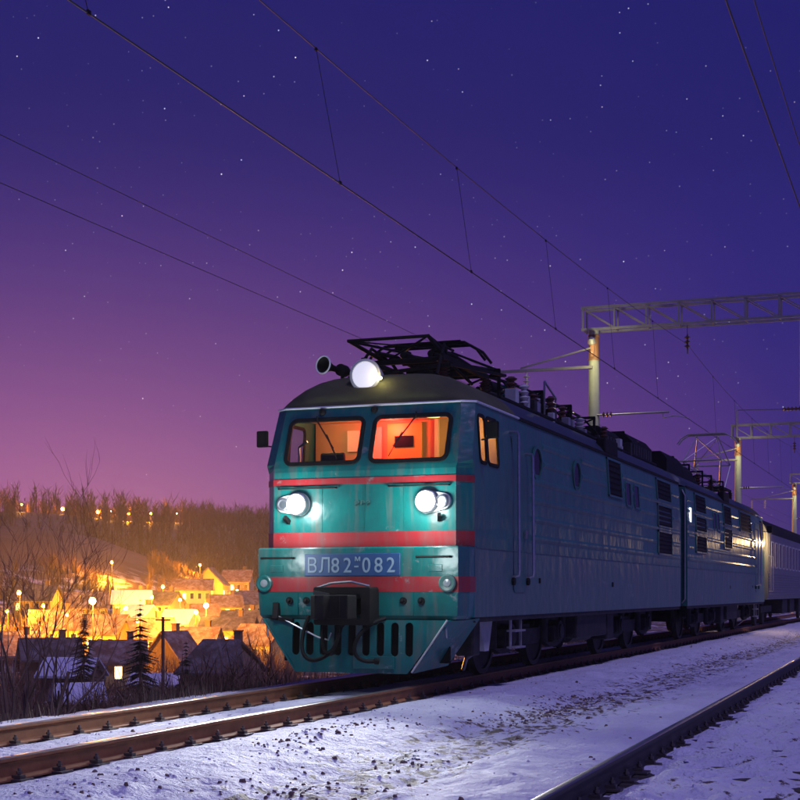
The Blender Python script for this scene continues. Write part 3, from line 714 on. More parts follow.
def make_section(name, louvres, windows, ports, lead):
    root = empty(name)
    build_shell(root); roof = build_roof(root)
    g = MB(); gp = []
    for sx in (-1, 1):
        g.tube([(sx * 1.33, .345, GUT), (sx * 1.51, .47, GUT), (sx * 1.515, 1.5, GUT), (sx * 1.515, 2.6, GUT)], .017, 6)
    g.tube([(-1.34, .345, GUT), (1.34, .345, GUT)], .017, 6); g.build('gutter', 'white', root)
    for sx in (-1, 1): g = MB(); g.bar((sx * 1.505, 2.6, GUT), (sx * 1.505, LEN - .05, GUT), .04, .05); g.build('roof_rail', 'black', root)
    # cab windows with rubber frames and glass
    zb, zt = 3.10, 3.74; yb, yt = lerp(YF, zb), lerp(YF, zt); V = Vector((0, yt - yb, zt - zb)); h = V.length
    for sx in (-1, 1):
        O = (sx * .65, (yb + yt) / 2, (zb + zt) / 2)
        f = ring('windscreen', O, (1, 0, 0), V, 1.12 - .05, h - .05, .07, .06, .018, 'rubber', root)
        pane('windscreen_glass', O, (1, 0, 0), V, 1.1, h - .02, .06, 'glass', f, back=.004)
        b = MB(); c = Vector(O) + Vector((sx * .1, -.02, .30)); b.tube([c + Vector((0, -.02, .06)), c + Vector((0, -.03, 0)), c + Vector((-sx * .30, -.14, -.42))], .011, 6)
        b.bar(c + Vector((-sx * .18, -.10, -.22)), c + Vector((-sx * .36, -.165, -.56)), .022, .012); b.build('wiper', 'rubber', f)
        for y0, y1 in ((.50, .82), (.88, 1.40)):
            Vs = Vector((sx * (wd(zt) - wd(zb)), 0, zt - zb)); Os = (sx * wd((zb + zt) / 2), (y0 + y1) / 2, (zb + zt) / 2)
            f = ring('cab_side_window', Os, (0, sx, 0), Vs, y1 - y0 - .05, h - .07, .06, .05, .015, 'rubber', root)
            pane('side_glass', Os, (0, sx, 0), Vs, y1 - y0 - .02, h - .03, .06, 'glass', f, back=.004)
    for sx in (-1, 1):
        b = MB(); b.box((min(sx * 1.30, sx * 1.485), 8.75, 3.955), (max(sx * 1.30, sx * 1.485), 9.9, 4.27)); b.build('roof_intake', 'black', root, bevel=.03)
    # mirrors on both cab sides
    for sx in (-1, 1):
        b = MB(); b.tube([(sx * 1.52, .70, 3.42), (sx * 1.72, .50, 3.42), (sx * 1.76, .45, 3.50)], .012, 6)
        mo = b.build('mirror_arm', 'black', root)
        b = MB(); b.box((sx * 1.76 - .09, .40, 3.40), (sx * 1.76 + .09, .46, 3.64)); b.build('mirror', 'black', root, bevel=.02)
    # cab room behind the glass
    b = MB(); b.box((-1.48, 1.72, 2.3), (1.48, 1.80, 3.91)); b.build('cab_rear_wall', 'panelwall', root)
    b = MB(); b.box((-1.44, .5, 3.86), (1.44, 1.72, 3.90)); b.build('cab_ceiling', 'panelwall', root)
    b = MB(); b.box((-1.3, .14, 2.5), (1.3, .55, 3.02)); b.build('control_desk', 'under', root, bevel=.04)
    b = MB(); b.box((-1.5, .6, 2.3), (1.5, 1.7, 2.34)); b.build('cab_floor', 'under', root)
    # door in the rear wall, notice boards, seat
    b = MB(); b.box((-.28, 1.68, 2.34), (.27, 1.715, 3.82)); dr = b.build('cab_door', 'panelyellow', root)
    b = MB(); b.box((-.16, 1.665, 3.46), (.14, 1.679, 3.63)); b.build('door_window', 'darkglass', dr)
    b = MB(); b.box((-.58, 1.69, 3.30), (-.38, 1.717, 3.78)); b.build('notice_board', 'panelpink', root)
    b = MB(); b.box((-.94, 1.69, 3.42), (-.74, 1.717, 3.74)); b.build('notice_board', 'panelpink', root)
    b = MB(); b.box((.48, 1.66, 2.34), (.54, 1.715, 3.86)); b.build('wall_pipe', 'panelpink', root)
    b = MB(); b.box((-1.1, 1.0, 2.7), (-.7, 1.08, 3.35)); b.box((-1.12, .75, 2.62), (-.68, 1.08, 2.72)); b.build('driver_seat', 'under', root, bevel=.04)
    b = MB(); b.tube([(-1.25, .62, 3.1), (-1.25, .6, 3.4), (-1.12, .6, 3.48)], .02, 8); b.build('brake_handle', 'steel', root)
    # doors, handrails
    for sx in (-1, 1):
        b = MB(); b.plate(rrect(.66, 2.35, .06, 3, 2.48, 2.45), [], lambda y, z, sx=sx: (sx * (wd(z) + .012), y, z), (sx, 0, 0), .02)
        d = b.build('cab_door_panel', 'side', root)
        b = MB(); b.box((min(sx * 1.57, sx * 1.60), 2.72, 2.1), (max(sx * 1.57, sx * 1.60), 2.78, 2.22)); b.build('door_handle', 'steel', d)
        for y in (2.10, 2.90):
            b = MB(); z1 = 3.66 if y < 2.5 else 3.4
            b.tube([(sx * 1.55, y, 1.50), (sx * 1.66, y, 1.53), (sx * 1.665, y, 1.6), (sx * 1.655, y, z1 - .05), (sx * 1.64, y, z1), (sx * 1.50, y, z1 + .02)], .022, 8)
            b.build('handrail', 'steel', root)
            b = MB(); b.cyl((sx * 1.555, y, 1.44), (sx * 1.60, y, 1.44), .06, n=10); b.build('handrail_foot', 'black', root)
        # pressed horizontal ribs along the body side
        for z, y0 in ((3.62, 3.7), (3.33, 3.7), (3.02, 3.1), (2.72, 3.1), (2.42, 3.1), (2.12, 3.1)):
            gaps = sorted([(a - .12, b_ + .12) for (s_, a, b_, c, d_) in louvres if s_ == sx and c < z < d_] + [(a - .06, b_ + .06) for (s_, a, b_) in windows if s_ == sx and 2.98 < z < 3.58] + [(p - .4, p + .4) for s_, p in ports if s_ == sx and z > 3.2])
            y = y0; segs = []
            for a, b_ in gaps:
                if a > y: segs.append((y, a))
                y = max(y, b_)
            if y < LEN - .2: segs.append((y, LEN - .12))
            for a, b_ in segs:
                if b_ - a < .15: continue
                rb = MB(); x = sx * (wd(z))
                rb.add([(x - sx * .002, a, z - .06), (x + sx * .022, a + .05, z - .018), (x + sx * .022, a + .05, z + .018), (x - sx * .002, a, z + .06), (x - sx * .002, b_, z - .06), (x + sx * .022, b_ - .05, z - .018), (x + sx * .022, b_ - .05, z + .018), (x - sx * .002, b_, z + .06)],
                       [(0, 1, 5, 4), (1, 2, 6, 5), (2, 3, 7, 6), (0, 3, 2, 1), (4, 5, 6, 7)])
                rb.build('body_rib', 'side', root, smooth=False)
        rb = MB(); rb.bar((sx * 1.562, .30, 1.9), (sx * 1.562, LEN - .03, 1.9), .014, .02); rb.build('waist_moulding', 'side', root)
        rb = MB(); rb.box((sx * 1.562 - .004, 3.6, 1.42), (sx * 1.562 + .012, 3.68, 1.5)); rb.build('lifting_bracket', 'black', root); rb = MB(); rb.box((sx * 1.562 - .004, 9.0, 1.38), (sx * 1.562 + .012, 9.09, 1.47)); rb.build('lifting_bracket', 'black', root)
        b = MB(); b.tube([(sx * 1.42, LEN - .0, 1.0), (sx * 1.5, LEN + .03, 1.1), (sx * 1.5, LEN + .03, 3.7), (sx * 1.42, LEN, 3.85)], .02, 8); b.build('end_handrail', 'galv', root)
    for s_, a, b_, c, d_ in louvres: louvre(root, s_, a, b_, c, d_)
    for s_, a, b_ in windows: side_window(root, s_, a, b_)
    for s_, p in ports: porthole(root, s_, p, 3.31)
    for yc in (4.35, 12.4): wheelset_bogie(root, yc)
    underframe(root); roof_gear(root, not lead)
    return root

def nose_details(root):
    # red bands, nose lamps, number plate, buffer beam, coupler, plough
    band('red_stripe', 1.912, 2.12, 'red', root); band('red_stripe', 2.79, 2.88, 'red', root)
    b = MB(); y0, y1 = -.30, .30
    P = [(-1.56, .26), (-1.56, .02), (-1.47, -.30), (1.50, -.30), (1.56, .02), (1.56, .26)]
    def tier(z, k=0): return [(x * (1 - k), y + (k * 1.5 if y < -.1 else 0), z) for x, y in P]
    T = [tier(.91, .035), tier(.96, .012), tier(1.28), tier(1.49), tier(1.88), tier(1.90, .008)]
    b.add([p for t in T for p in t], [(r * 6 + i, r * 6 + (i + 1) % 6, (r + 1) * 6 + (i + 1) % 6, (r + 1) * 6 + i) for r in range(5) for i in range(6)] + [(5, 4, 3, 2, 1, 0), tuple(range(30, 36))])
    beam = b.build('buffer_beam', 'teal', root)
    b = MB(); Q = [(x + (.004 if x > 0 else -.004), y - (.004 if y < -.1 else 0)) for x, y in P[0:6]]
    b.add([(x, y, z) for z in (1.28, 1.49) for x, y in Q], [(i, i + 1, i + 7, i + 6) for i in range(5)])
    st_ = b.build('red_stripe', 'red', root, fixn=False); s = st_.modifiers.new('solid', 'SOLIDIFY'); s.thickness = .004; s.offset = 1
    for x_, z0_, z1_, y_ in ((.02, 2.13, 2.78, 0), (-.62, 2.13, 2.78, 0), (.62, 2.13, 2.78, 0), (-.95, 1.50, 1.88, -.30), (.86, 1.50, 1.88, -.30), (.86, .97, 1.27, -.30), (-.86, .97, 1.27, -.30)):
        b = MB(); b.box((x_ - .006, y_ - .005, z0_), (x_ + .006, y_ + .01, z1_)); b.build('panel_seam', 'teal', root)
    # number plate with raised characters
    b = MB(); b.box((-.74, -.325, 1.50), (.68, -.302, 1.81)); npl = b.build('number_plate', 'plate', root, bevel=.008)
    def text(body, x, z, size, nm, parent, y=-.327, m='letter', ext=.006, xs=.9):
        cu = bpy.data.curves.new('lettering', 'FONT'); cu.body = body; cu.size = size; cu.extrude = ext; cu.align_x = 'LEFT'; cu.offset = .001
        t = bpy.data.objects.new('lettering', cu); COL.objects.link(t); bpy.context.view_layer.update()
        me_ = bpy.data.meshes.new_from_object(t.evaluated_get(bpy.context.evaluated_depsgraph_get())); bpy.data.objects.remove(t)
        o = bpy.data.objects.new(nm, me_); COL.objects.link(o); o.parent = parent; o.location = (x, y, z); o.rotation_euler = (R(90), 0, 0); o.scale = (xs, 1, 1)
        me_.materials.clear(); me_.materials.append(M[m]); return o
    x = -.71
    for ch, dx in (('В', .18), ('Л', .19), ('8', .18), ('2', .17)):
        text(ch, x, 1.55, .29, 'plate_character', npl); x += dx
    text('м', x, 1.705, .11, 'plate_character', npl, xs=1.1); text('-', x - .01, 1.585, .2, 'plate_character', npl, xs=1.2); x += .11
    for ch in '082': text(ch, x, 1.55, .29, 'plate_character', npl); x += .18
    em = text('ЭВЗ', -.13, 2.49, .095, 'maker_emblem', root, y=-.003, m='skirt', xs=1.3)
    # headlights: paired main lamp and marker in one oval bezel
    for sx in (-1, 1):
        cx = sx * .97; mk = sx * 1.19
        b = MB(); ov = []
        for k in range(32):
            a = 2 * math.pi * k / 32; c0 = (cx if math.cos(a) * sx < 0 else mk); r = .17 if math.cos(a) * sx < 0 else .115
            ov.append((c0 + r * math.cos(a), 2.52 + r * math.sin(a)))
        b.plate(ov, [], lambda x, z: (x, -.05, z), (0, -1, 0), .055)
        hl = b.build('headlight', 'cream', root, bevel=.012)
        b = MB(); b.lathe((cx, -.048, 2.52), (0, -1, 0), [(0, .165), (.06, .16), (.075, .14), (.05, .13), (.05, .01)], 28); b.build('headlight_rim', 'steel', hl, smooth=True)
        b = MB(); b.lathe((cx, -.10, 2.52), (0, -1, 0), [(0, .125), (.008, .12), (.018, .09), (.024, .045), (.026, .005)], 24); b.build('headlight_lens', 'beam', hl, smooth=True)
        b = MB(); b.lathe((mk, -.048, 2.52), (0, -1, 0), [(0, .09), (.05, .085), (.055, .07), (.03, .06), (.03, .005)], 20); b.build('marker_lamp', 'steel', hl, smooth=True)
        b = MB(); b.lathe((mk, -.075, 2.52), (0, -1, 0), [(0, .06), (.015, .05), (.02, .005)], 16); b.build('marker_glass', 'glass', hl, smooth=True)
        lamp('headlight_glow', hl, (cx, -.42, 2.46), 46, (.86, .97, 1.0), .10)
        lamp('headlight_beam', hl, (cx, -.45, 2.52), 1500, (.95, .97, 1.0), .14, 'SPOT', Vector((sx * .03, -1, -.10)).to_track_quat('-Z', 'Y').to_euler(), R(84), 1.0)
        # bar above, lifting eye and foot bracket below each lamp
        b = MB(); b.tube([(sx * .40, .0, 2.745), (sx * .40, -.05, 2.745), (sx * 1.28, -.05, 2.745), (sx * 1.28, .0, 2.745)], .013, 6); b.build('grab_bar', 'black', root)
        b = MB(); b.bar((sx * 1.13, -.0, 2.27), (sx * 1.16, -.09, 2.34), .05, .06); b.build('lamp_bracket', 'black', root)
        b = MB(); b.tube([(sx * .92, -.30, 1.755), (sx * .92, -.36, 1.755), (sx * 1.40, -.36, 1.755), (sx * 1.40, -.30, 1.755)], .016, 6); b.build('grab_bar', 'black', root)
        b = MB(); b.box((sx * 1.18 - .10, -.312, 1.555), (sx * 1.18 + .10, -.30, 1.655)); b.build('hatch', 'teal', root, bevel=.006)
        b = MB(); b.lathe((sx * 1.36, -.30, 1.40), (0, -1, 0), [(0, .12), (.05, .12), (.06, .10), (.045, .06), (.045, .01)], 20); bl = b.build('buffer_lamp', 'skirt' if sx > 0 else 'teal', root, smooth=True)
        b = MB(); b.lathe((sx * 1.36, -.345, 1.40), (0, -1, 0), [(0, .058), (.012, .05), (.02, .005)], 16); b.build('buffer_lamp_glass', 'buffer', bl, smooth=True)
        lamp('nose_fill', hl, (sx * 1.12, -1.05, 1.75), 24, (.88, .98, 1.0), .15)  # added fill hanging ahead of the nose, brightens buffer beam and plough
        for dx in (.72, .98):
            b = MB(); b.cyl((sx * dx, -.30, 1.16), (sx * dx, -.325, 1.16), .05, n=12); b.cyl((sx * dx, -.325, 1.16), (sx * dx, -.36, 1.17), .022, n=8); b.build('hose_cock', 'black', root)
    # coupler with its housing
    b = MB(); b.plate(rrect(.84, .52, .03, 2, -.06, 1.09), [rrect(.52, .34, .03, 2, -.04, 1.08)], lambda x, z: (x, -.62, z), (0, -1, 0), .33); cp = b.build('coupler_housing', 'black', root, bevel=.012)
    b = MB(); b.box((-.16, -.80, .97), (.10, -.3, 1.20)); b.plate([(-.30, -.78), (-.34, -1.02), (-.22, -1.15), (-.12, -1.08), (-.10, -.94), (.06, -.94), (.12, -1.12), (.24, -1.12), (.28, -.9), (.16, -.76)], [], lambda x, y: (x, y, 1.24), (0, 0, 1), .32); b.build('coupler_head', 'black', cp, bevel=.015)
    b = MB(); b.add([(-.46, -.63, 1.30), (-.22, -.66, 1.26), (-.22, -.66, .94), (-.46, -.63, .9)], [(0, 1, 2, 3)]); o = b.build('guide_plate', 'under', cp, fixn=False); s = o.modifiers.new('solid', 'SOLIDIFY'); s.thickness = .02
    b = MB(); b.tube([(.30, -.5, 1.36), (.05, -.55, 1.42), (-.25, -.52, 1.40), (-.52, -.45, 1.33)], .018, 6); b.build('release_lever', 'steel', cp)
    # plough: slotted plate with two swept wings
    slots = [[(x, z) for x, z in rrect(.115, .46, .055, 4, -.86 + .21 * k, .635)] for k in range(9)]
    b = MB(); b.plate([(-1.33, .90), (-1.22, .70), (-.90, .30), (-.86, .17), (.80, .17), (.86, .25), (1.36, .90)], slots, lambda x, z: (x, -.34 + (.90 - z) * -.05, z), (0, -1, 0), .03)
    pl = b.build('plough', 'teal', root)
    b = MB(); b.box((.02, -.405, .235), (.62, -.372, .405)); b.build('repair_plate', 'teal', pl, bevel=.006)
    for sx in (-1, 1):
        b = MB(); hole = [(a_, b_) for a_, b_ in rrect(.12, .09, .04, 3, .34, .62)]
        b.plate([(0, .06), (0, .0), (1, .11), (1, .92), (.0, .92)], [hole] if False else [], lambda t_, z, sx=sx: (0, 0, 0), (0, 0, 1), .01) if False else None
        A, B_, C_, D_ = Vector((sx * .86, -.36, .19)), Vector((sx * 1.36, -.34, .90)), Vector((sx * 1.56, .42, .92)), Vector((sx * 1.12, .34, .27))
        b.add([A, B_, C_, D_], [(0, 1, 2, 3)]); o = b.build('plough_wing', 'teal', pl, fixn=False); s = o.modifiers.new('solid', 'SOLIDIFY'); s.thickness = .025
        c = (A + B_ + C_ + D_) / 4 + Vector((-sx * .02, 0, .06)); nn = (B_ - A).cross(D_ - A).normalized() * (1 if sx < 0 else 1)
        if nn.x * sx < 0: nn = -nn
        b = MB(); b.cyl(c + nn * .026 - nn * .02, c + nn * .03, .055, n=14); b.build('wing_hole', 'black', pl)
        b = MB(); b.tube([A + Vector((sx * .005, -.012, 0)), B_ + Vector((sx * .005, -.012, 0))], .014, 6); b.build('wing_edge', 'cream' if sx > 0 else 'teal', pl)
        b = MB(); b.tube([(sx * 1.33, -.28, .91), (sx * 1.33, -.30, .78), (sx * 1.33, -.28, .66)], .014, 6); b.build('drain_pipe', 'steel', root)
    b = MB(); b.box((-1.25, .1, .30), (1.25, .14, .92)); b.build('plough_backing', 'black', root)
    def hose(p): 
        b_ = MB(); n = 14; pts = []
        for k in range(n + 1):
            t_ = k / n; pts.append(tuple((1 - t_) ** 3 * p[0][i] + 3 * t_ * (1 - t_) ** 2 * p[1][i] + 3 * t_ * t_ * (1 - t_) * p[2][i] + t_ ** 3 * p[3][i] for i in range(3)))
        b_.tube(pts, .028, 8); b_.lathe(pts[-1], (Vector(pts[-1]) - Vector(pts[-2])), [(0, .03), (.02, .045), (.07, .045), (.08, .02)], 10); return b_.build('air_hose', 'rubber', root, smooth=True)
    hose([(-.66, -.36, .95), (-.80, -.60, .40), (-.55, -.66, .22), (-.30, -.5, .43)])
    hose([(-.40, -.42, .92), (-.42, -.62, .30), (-.15, -.66, .32), (-.12, -.5, .80)])
    hose([(.48, -.36, .92), (.12, -.68, .82), (-.02, -.70, .30), (.36, -.5, .34)])
    b = MB(); b.tube([(-1.18, -.34, .96), (-.9, -.4, .84), (-.5, -.42, .66), (-.34, -.42, .62), (-.3, -.42, .72)], .012, 6); b.build('release_chain', 'steel', root)
    b = MB(); b.bar((-1.18, -.30, 1.12), (-1.16, -.37, .90), .10, .08); b.bar((-1.25, -.33, .92), (-.9, -.37, .88), .06, .05); b.build('chain_bracket', 'black', root)
    # searchlight, horns
    b = MB(); b.lathe((-.15, .86, 4.38), (0, -1, 0), [(0, .05), (.06, .16), (.25, .205), (.36, .215), (.37, .235), (.41, .235), (.42, .2), (.40, .19), (.40, .01)], 32); b.bar((-.15, .66, 4.0), (-.15, .66, 4.22), .16, .16)
    sl = b.build('searchlight', 'cream', root, smooth=True)
    b = MB(); b.lathe((-.15, .455, 4.38), (0, -1, 0), [(0, .195), (.01, .19), (.02, .1), (.022, .005)], 28); b.build('searchlight_glass', 'search', sl, smooth=True)
    b = MB(); b.cyl((.10, .43, 4.32), (.10, .40, 4.32), .022, n=12); b.build('pilot_bulb', 'spark', sl)
    lamp('pilot_glow', sl, (.13, .30, 4.33), 1.6, (1, .8, .4), .02)
    for (x, y, z, sgn, L_) in ((-.76, .95, 4.55, -1, .36), (-.70, 1.0, 4.53, 1, .30)):
        b = MB(); d = Vector((-.28, -1, .10)) if sgn < 0 else Vector((.45, .9, 0)); b.lathe((x, y, z), d, [(0, .035), (L_ * .5, .05), (L_ * .8, .085), (L_, .13), (L_ + .02, .135), (L_ * .85, .07), (L_ * .5, .03), (L_ * .45, .005)], 22)
        h_ = b.build('horn', 'black', root, smooth=True)
        if sgn < 0:
            e = Vector((x, y, z)) + d.normalized() * (L_ + .018); b = MB(); u_, v_ = basis(d); b.tube([e + (u_ * math.cos(R(a)) + v_ * math.sin(R(a))) * .13 for a in range(0, 361, 15)], .012, 6); b.build('horn_rim', 'white', h_)
    b = MB(); b.cyl((-.72, .98, 4.25), (-.72, .98, 4.56), .03, n=8); b.lathe((-.72, .98, 4.55), (0, -1, 0), [(-.1, .02), (-.08, .09), (.08, .09), (.1, .02)], 14); b.build('horn_stand', 'black', root, smooth=True)
    for x_ in (.05, -.75): b = MB(); b.lathe((x_, .34, 3.86), (0, -1, 0), [(0, .05), (.04, .05), (.06, .02)], 10); b.build('roof_lamp_socket', 'black', root)
    # cab lamps
    b = MB(); b.cyl((.62, 1.2, 3.86), (.62, 1.2, 3.83), .10, n=16); cl = b.build('cab_ceiling_lamp', 'cablamp', root)
    lamp('cab_light', cl, (1.1, 1.2, 3.62), 24, (1, .58, .16), .08)
    lamp('cab_light', cl, (-.95, 1.1, 3.68), 14, (1, .56, .22), .08)
    b = MB(); b.cyl((-.40, 1.35, 3.86), (-.40, 1.35, 3.80), .05, n=12); rl = b.build('red_signal_lamp', mat('red_lamp', (.8, .05, .03), .4, emit=((1, .02, .02), 4)), root)
    lamp('red_light', rl, (-.16, 1.45, 3.74), 75, (1, .03, .03), .05)

# x>0 is the visible side of the leading unit
lou1 = [(1, 8.7, 9.95, 3.12, 3.88), (1, 13.75, 15.55, 3.35, 3.86), (1, 13.75, 15.55, 2.75, 3.28), (1, 13.75, 15.55, 2.12, 2.68), (-1, 8.7, 9.95, 3.12, 3.88), (-1, 13.75, 15.55, 2.12, 3.86)]
win1 = [(1, 10.35, 10.8), (1, 11.2, 11.65), (-1, 10.35, 10.8)]
loco = make_section('electric_locomotive', lou1, win1, [(1, 3.5), (1, 6.15), (-1, 3.5), (-1, 6.15)], True)
nose_details(loco); pantograph(loco, 2.7, 4.74, None)
tag(loco, 'green electric locomotive front with red stripes, lit cab and numbered blue plate', 'locomotive', 'locomotive units')
# trailing unit faces the other way; its visible side is local x<0
lou2 = [(-1, 13.75, 15.55, 3.35, 3.86), (-1, 13.75, 15.55, 2.85, 3.28), (-1, 13.75, 15.55, 2.30, 2.78), (-1, 8.75, 10.4, 3.25, 3.86), (-1, 8.75, 10.4, 2.55, 3.18), (-1, 4.0, 6.8, 3.2, 3.86), (1, 8.7, 9.95, 3.12, 3.88)]
unit2 = make_section('electric_locomotive', lou2, [(-1, 11.3, 11.75), (-1, 12.0, 12.4)], [], False)
pantograph(unit2, 3.3, 4.74, 6.66)
unit2.location = (0, 17.8 + LEN, 0); unit2.rotation_euler = (0, 0, math.pi)
tag(unit2, 'second dark locomotive unit with raised pantograph, coupled behind the numbered one', 'locomotive', 'locomotive units')
b = MB()
for k in range(6):
    y = 16.82 + k * .155; b.plate(rrect(1.3, 2.3, .12, 3, 0, 2.3), [rrect(1.05, 2.0, .1, 3, 0, 2.3)], lambda x, z, y=y: (x, y, z), (0, -1, 0), .14)
tag(b.build('gangway_bellows', 'rubber', None), 'black folded gangway bellows between the two locomotive units', 'bellows')
# lit strip lamp on the rear unit's end
b = MB(); b.box((-1.57, LEN - .55, 3.02), (-1.535, LEN - .40, 3.42)); b.build('side_lamp', mat('white_side_lamp', (.9, .95, 1), .4, emit=((.9, .97, 1), 3)), unit2, bevel=.01)

# ------------------------------------------------------------------ passenger coach
def make_coach():
    r = empty('passenger_coach', (0, 35.6, 0)); L = 24.0; b = MB(); secs = []
    prof = [(1.5, 1.0), (1.54, 1.15), (1.54, 2.0), (1.54, 3.1), (1.52, 3.45), (1.40, 3.75), (1.1, 4.02), (.6, 4.18), (0, 4.24)]
    pr = prof + [(-x, z) for x, z in prof[::-1][1:]]
    for y in (0, L): secs += [(x, y, z) for x, z in pr]
    k = len(pr)
    b.add(secs, [(i, i + 1, k + i + 1, k + i) for i in range(k - 1)] + [(k - 1, 0, k, 2 * k - 1), tuple(range(k)), tuple(range(2 * k - 1, k - 1, -1))])
    b.mi = [1 if 4 <= i < k - 5 else 0 for i in range(len(b.f))]
    b.build('coach_body', ['coach', 'black'], r)
    for sx in (-1, 1):
        for i in range(9):
            z = 1.2 + i * .095
            rb = MB(); rb.cyl((sx * 1.54, .15, z), (sx * 1.54, L - .15, z), .022, n=6, caps=False); rb.build('corrugation', 'coach', r)
        for i in range(16):
            y = 1.6 + i * 1.32
            w = MB(); w.plate(rrect(.80, 1.0, .08, 3, y, 2.68), [rrect(.70, .9, .06, 3, y, 2.68)], lambda a, z, sx=sx: (sx * 1.555, a, z), (sx, 0, 0), .03); f = w.build('coach_window', 'cream', r)
            w = MB(); w.plate(rrect(.72, .92, .06, 3, y, 2.68), [], lambda a, z, sx=sx: (sx * 1.548, a, z), (sx, 0, 0), .008); w.build('window_pane', 'darkglass', f)
        d = MB(); d.plate(rrect(.6, 2.2, .04, 2, .65, 2.35), [], lambda a, z, sx=sx: (sx * 1.556, a, z), (sx, 0, 0), .03); d.build('coach_door', 'coach', r, bevel=.008)
        for yy in (.28, 1.02): d = MB(); d.tube([(sx * 1.54, yy, 1.3), (sx * 1.62, yy, 1.32), (sx * 1.62, yy, 2.6), (sx * 1.54, yy, 2.62)], .02, 6); d.build('handrail', 'steel', r)
    g = MB(); g.box((-.62, -.45, 1.1), (.62, 0, 3.4)); g.build('gangway', 'rubber', r, bevel=.08)
    d = MB(); d.box((.70, -.06, 1.15), (1.42, -.005, 3.5)); d.build('end_panel', 'rust', r, bevel=.01)
    for yc in (3.2, L - 3.2):
        for wy in (-1.2, 1.2):
            w = MB()
            for sx in (-.8, .8): w.lathe((sx, yc + wy, .475), (1 if sx > 0 else -1, 0, 0), [(-.06, .49), (.06, .475), (.06, .1), (.1, .01)], 22)
            w.cyl((-.8, yc + wy, .475), (.8, yc + wy, .475), .08, n=10); w.build('coach_wheelset', 'under', r, smooth=True)
        for sx in (-1, 1): w = MB(); w.box((sx * 1.05 - .07, yc - 1.8, .5), (sx * 1.05 + .07, yc + 1.8, .75)); w.build('bogie_side_frame', 'under', r)
    for i, y in enumerate((6.5, 9.5, 13.5, 16.5)):
        w = MB(); w.box((.4, y, .4), (1.4, y + 1.9, .98)); w.build('underfloor_box', 'under', r, bevel=.03)
    v = MB(); v.lathe((.5, .9, 4.12), (0, 0, 1), [(0, .12), (.1, .12), (.12, .2), (.25, .2), (.3, .05)], 14); v.build('roof_ventilator', 'white', r, smooth=True)
    l = MB(); l.lathe((1.30, -.10, 3.35), (0, -1, 0), [(0, .07), (.05, .09), (.1, .07), (.12, .01)], 16); lo = l.build('end_lamp', 'rearlamp', r, smooth=True)
    lamp('end_lamp_light', lo, (1.95, -.45, 3.1), 150, (1, .66, .30), .06)
    return r
tag(make_coach(), 'blue-grey ribbed passenger coach with lit end lamp behind the locomotives', 'coach')

